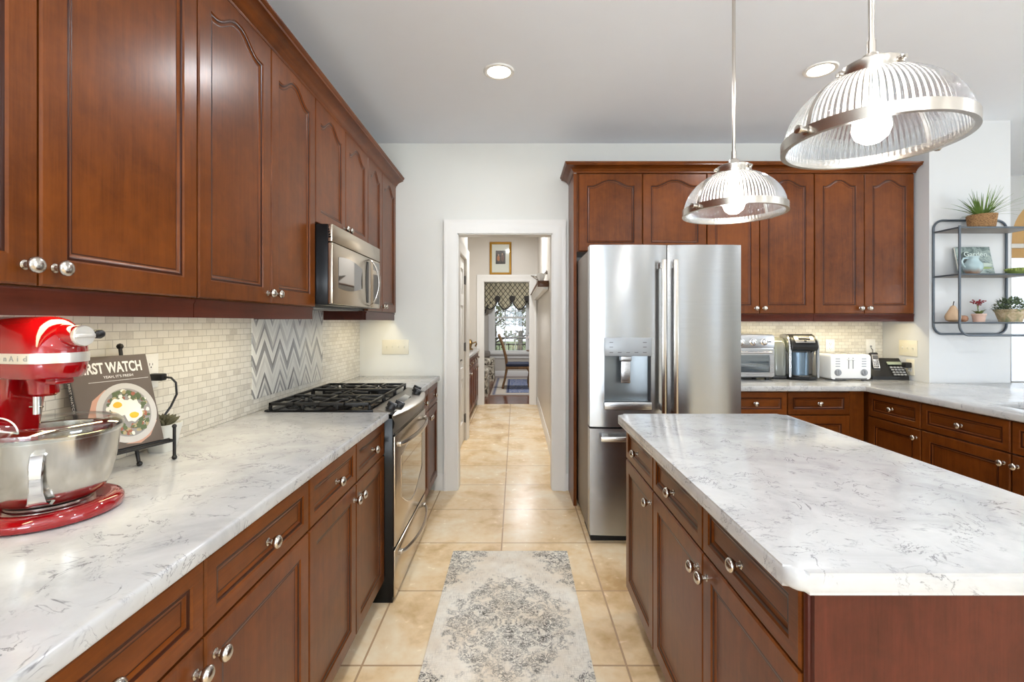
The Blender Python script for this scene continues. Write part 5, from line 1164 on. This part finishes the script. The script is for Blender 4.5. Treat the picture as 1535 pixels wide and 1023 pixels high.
bm = B(); tube(bm, [(-.80, 0, 0), (.90, 0, 0)], .018, 10); obj('pole', bm, M['iron'], rd)
for x in (-.72, .82): obj('bracket', box(B(), x - .012, x + .012, 0, .138, -.02, .02), M['iron'], rd)
# ------------------------------------------------------------------ outside the dining window
tag(obj('ground_outside', box(B(), -12, 12, 12.1, 40, -.5, -.3), P('lawn', (110, 120, 74), .95, 0., .3, 3)), kind='structure')
tag(obj('deck', box(B(), -3, 3, 11.85, 13.6, -.3, -.1), P('deck_boards', (138, 124, 108), .8, 0., .15, 9)), kind='structure')
dr2 = thing('deck_railing', 'dark deck railing outside the dining room window', 'railing', (0, 13.4, -.1))
for z in (.12, .80, .98): obj('rail', box(B(), -2.8, 2.8, -.03, .03, z - .02, z + .02, .004), M['iron'], dr2)
for k in range(44): obj('baluster', box(B(), -2.75 + .127 * k, -2.73 + .127 * k, -.012, .012, .10, .80), M['iron'], dr2)
for x in (-2.8, 0.65, 2.8): obj('post', box(B(), x - .04, x + .04, -.04, .04, 0, 1.04, .005), M['iron'], dr2)
M['treeleaf'] = P('woodland_leaf', (116, 122, 88), .8, 0., .5, 2); M['bark'] = P('bark', (88, 78, 70), .9, 0., .3, 12)
def tree(label, x, y, h, cr, zc, n):
    t = thing('tree', label, 'tree', (x, y, -.31), 0, 'trees beyond the deck railing')
    bm = B(); tube(bm, [(0, 0, 0), (.05, 0, h * .3), (-.04, .05, h * .6), (.0, 0, h * .95)], [.11, .09, .06, .015], 8)
    for k in range(16):
        a = k * 2.4; z0 = h * (.22 + .045 * k); tube(bm, [(0, 0, z0), (.5 * cr * math.cos(a), .5 * cr * math.sin(a), z0 + .25 * cr), (cr * math.cos(a), cr * math.sin(a), z0 + .45 * cr)], [.035, .022, .006], 6)
    obj('trunk', bm, M['bark'], t)
    bm = B()
    for k in range(n):
        a = random.random() * 2 * PI; el = math.asin(random.uniform(-1, 1)); q = cr * random.random() ** .4; p = Vector((q * math.cos(a) * math.cos(el), q * math.sin(a) * math.cos(el), zc + 1.5 * q * math.sin(el)))
        d = Vector((random.gauss(0, 1), random.gauss(0, 1), random.gauss(0, 1))).normalized(); blade(bm, p, d, .16, .045, .03, 2)
    obj('leaves', bm, M['treeleaf'], t)
tree('slender tree beyond the deck on the left of the dining window view', -.75, 15.4, 4.2, 1.1, 2.3, 550)
tree('leafy tree beyond the deck in the middle of the dining window view', .15, 18.6, 4.6, 1.3, 2.4, 700)
tree('leafy tree beyond the deck on the right of the dining window view', 1.2, 21.8, 4.4, 1.2, 2.2, 550)
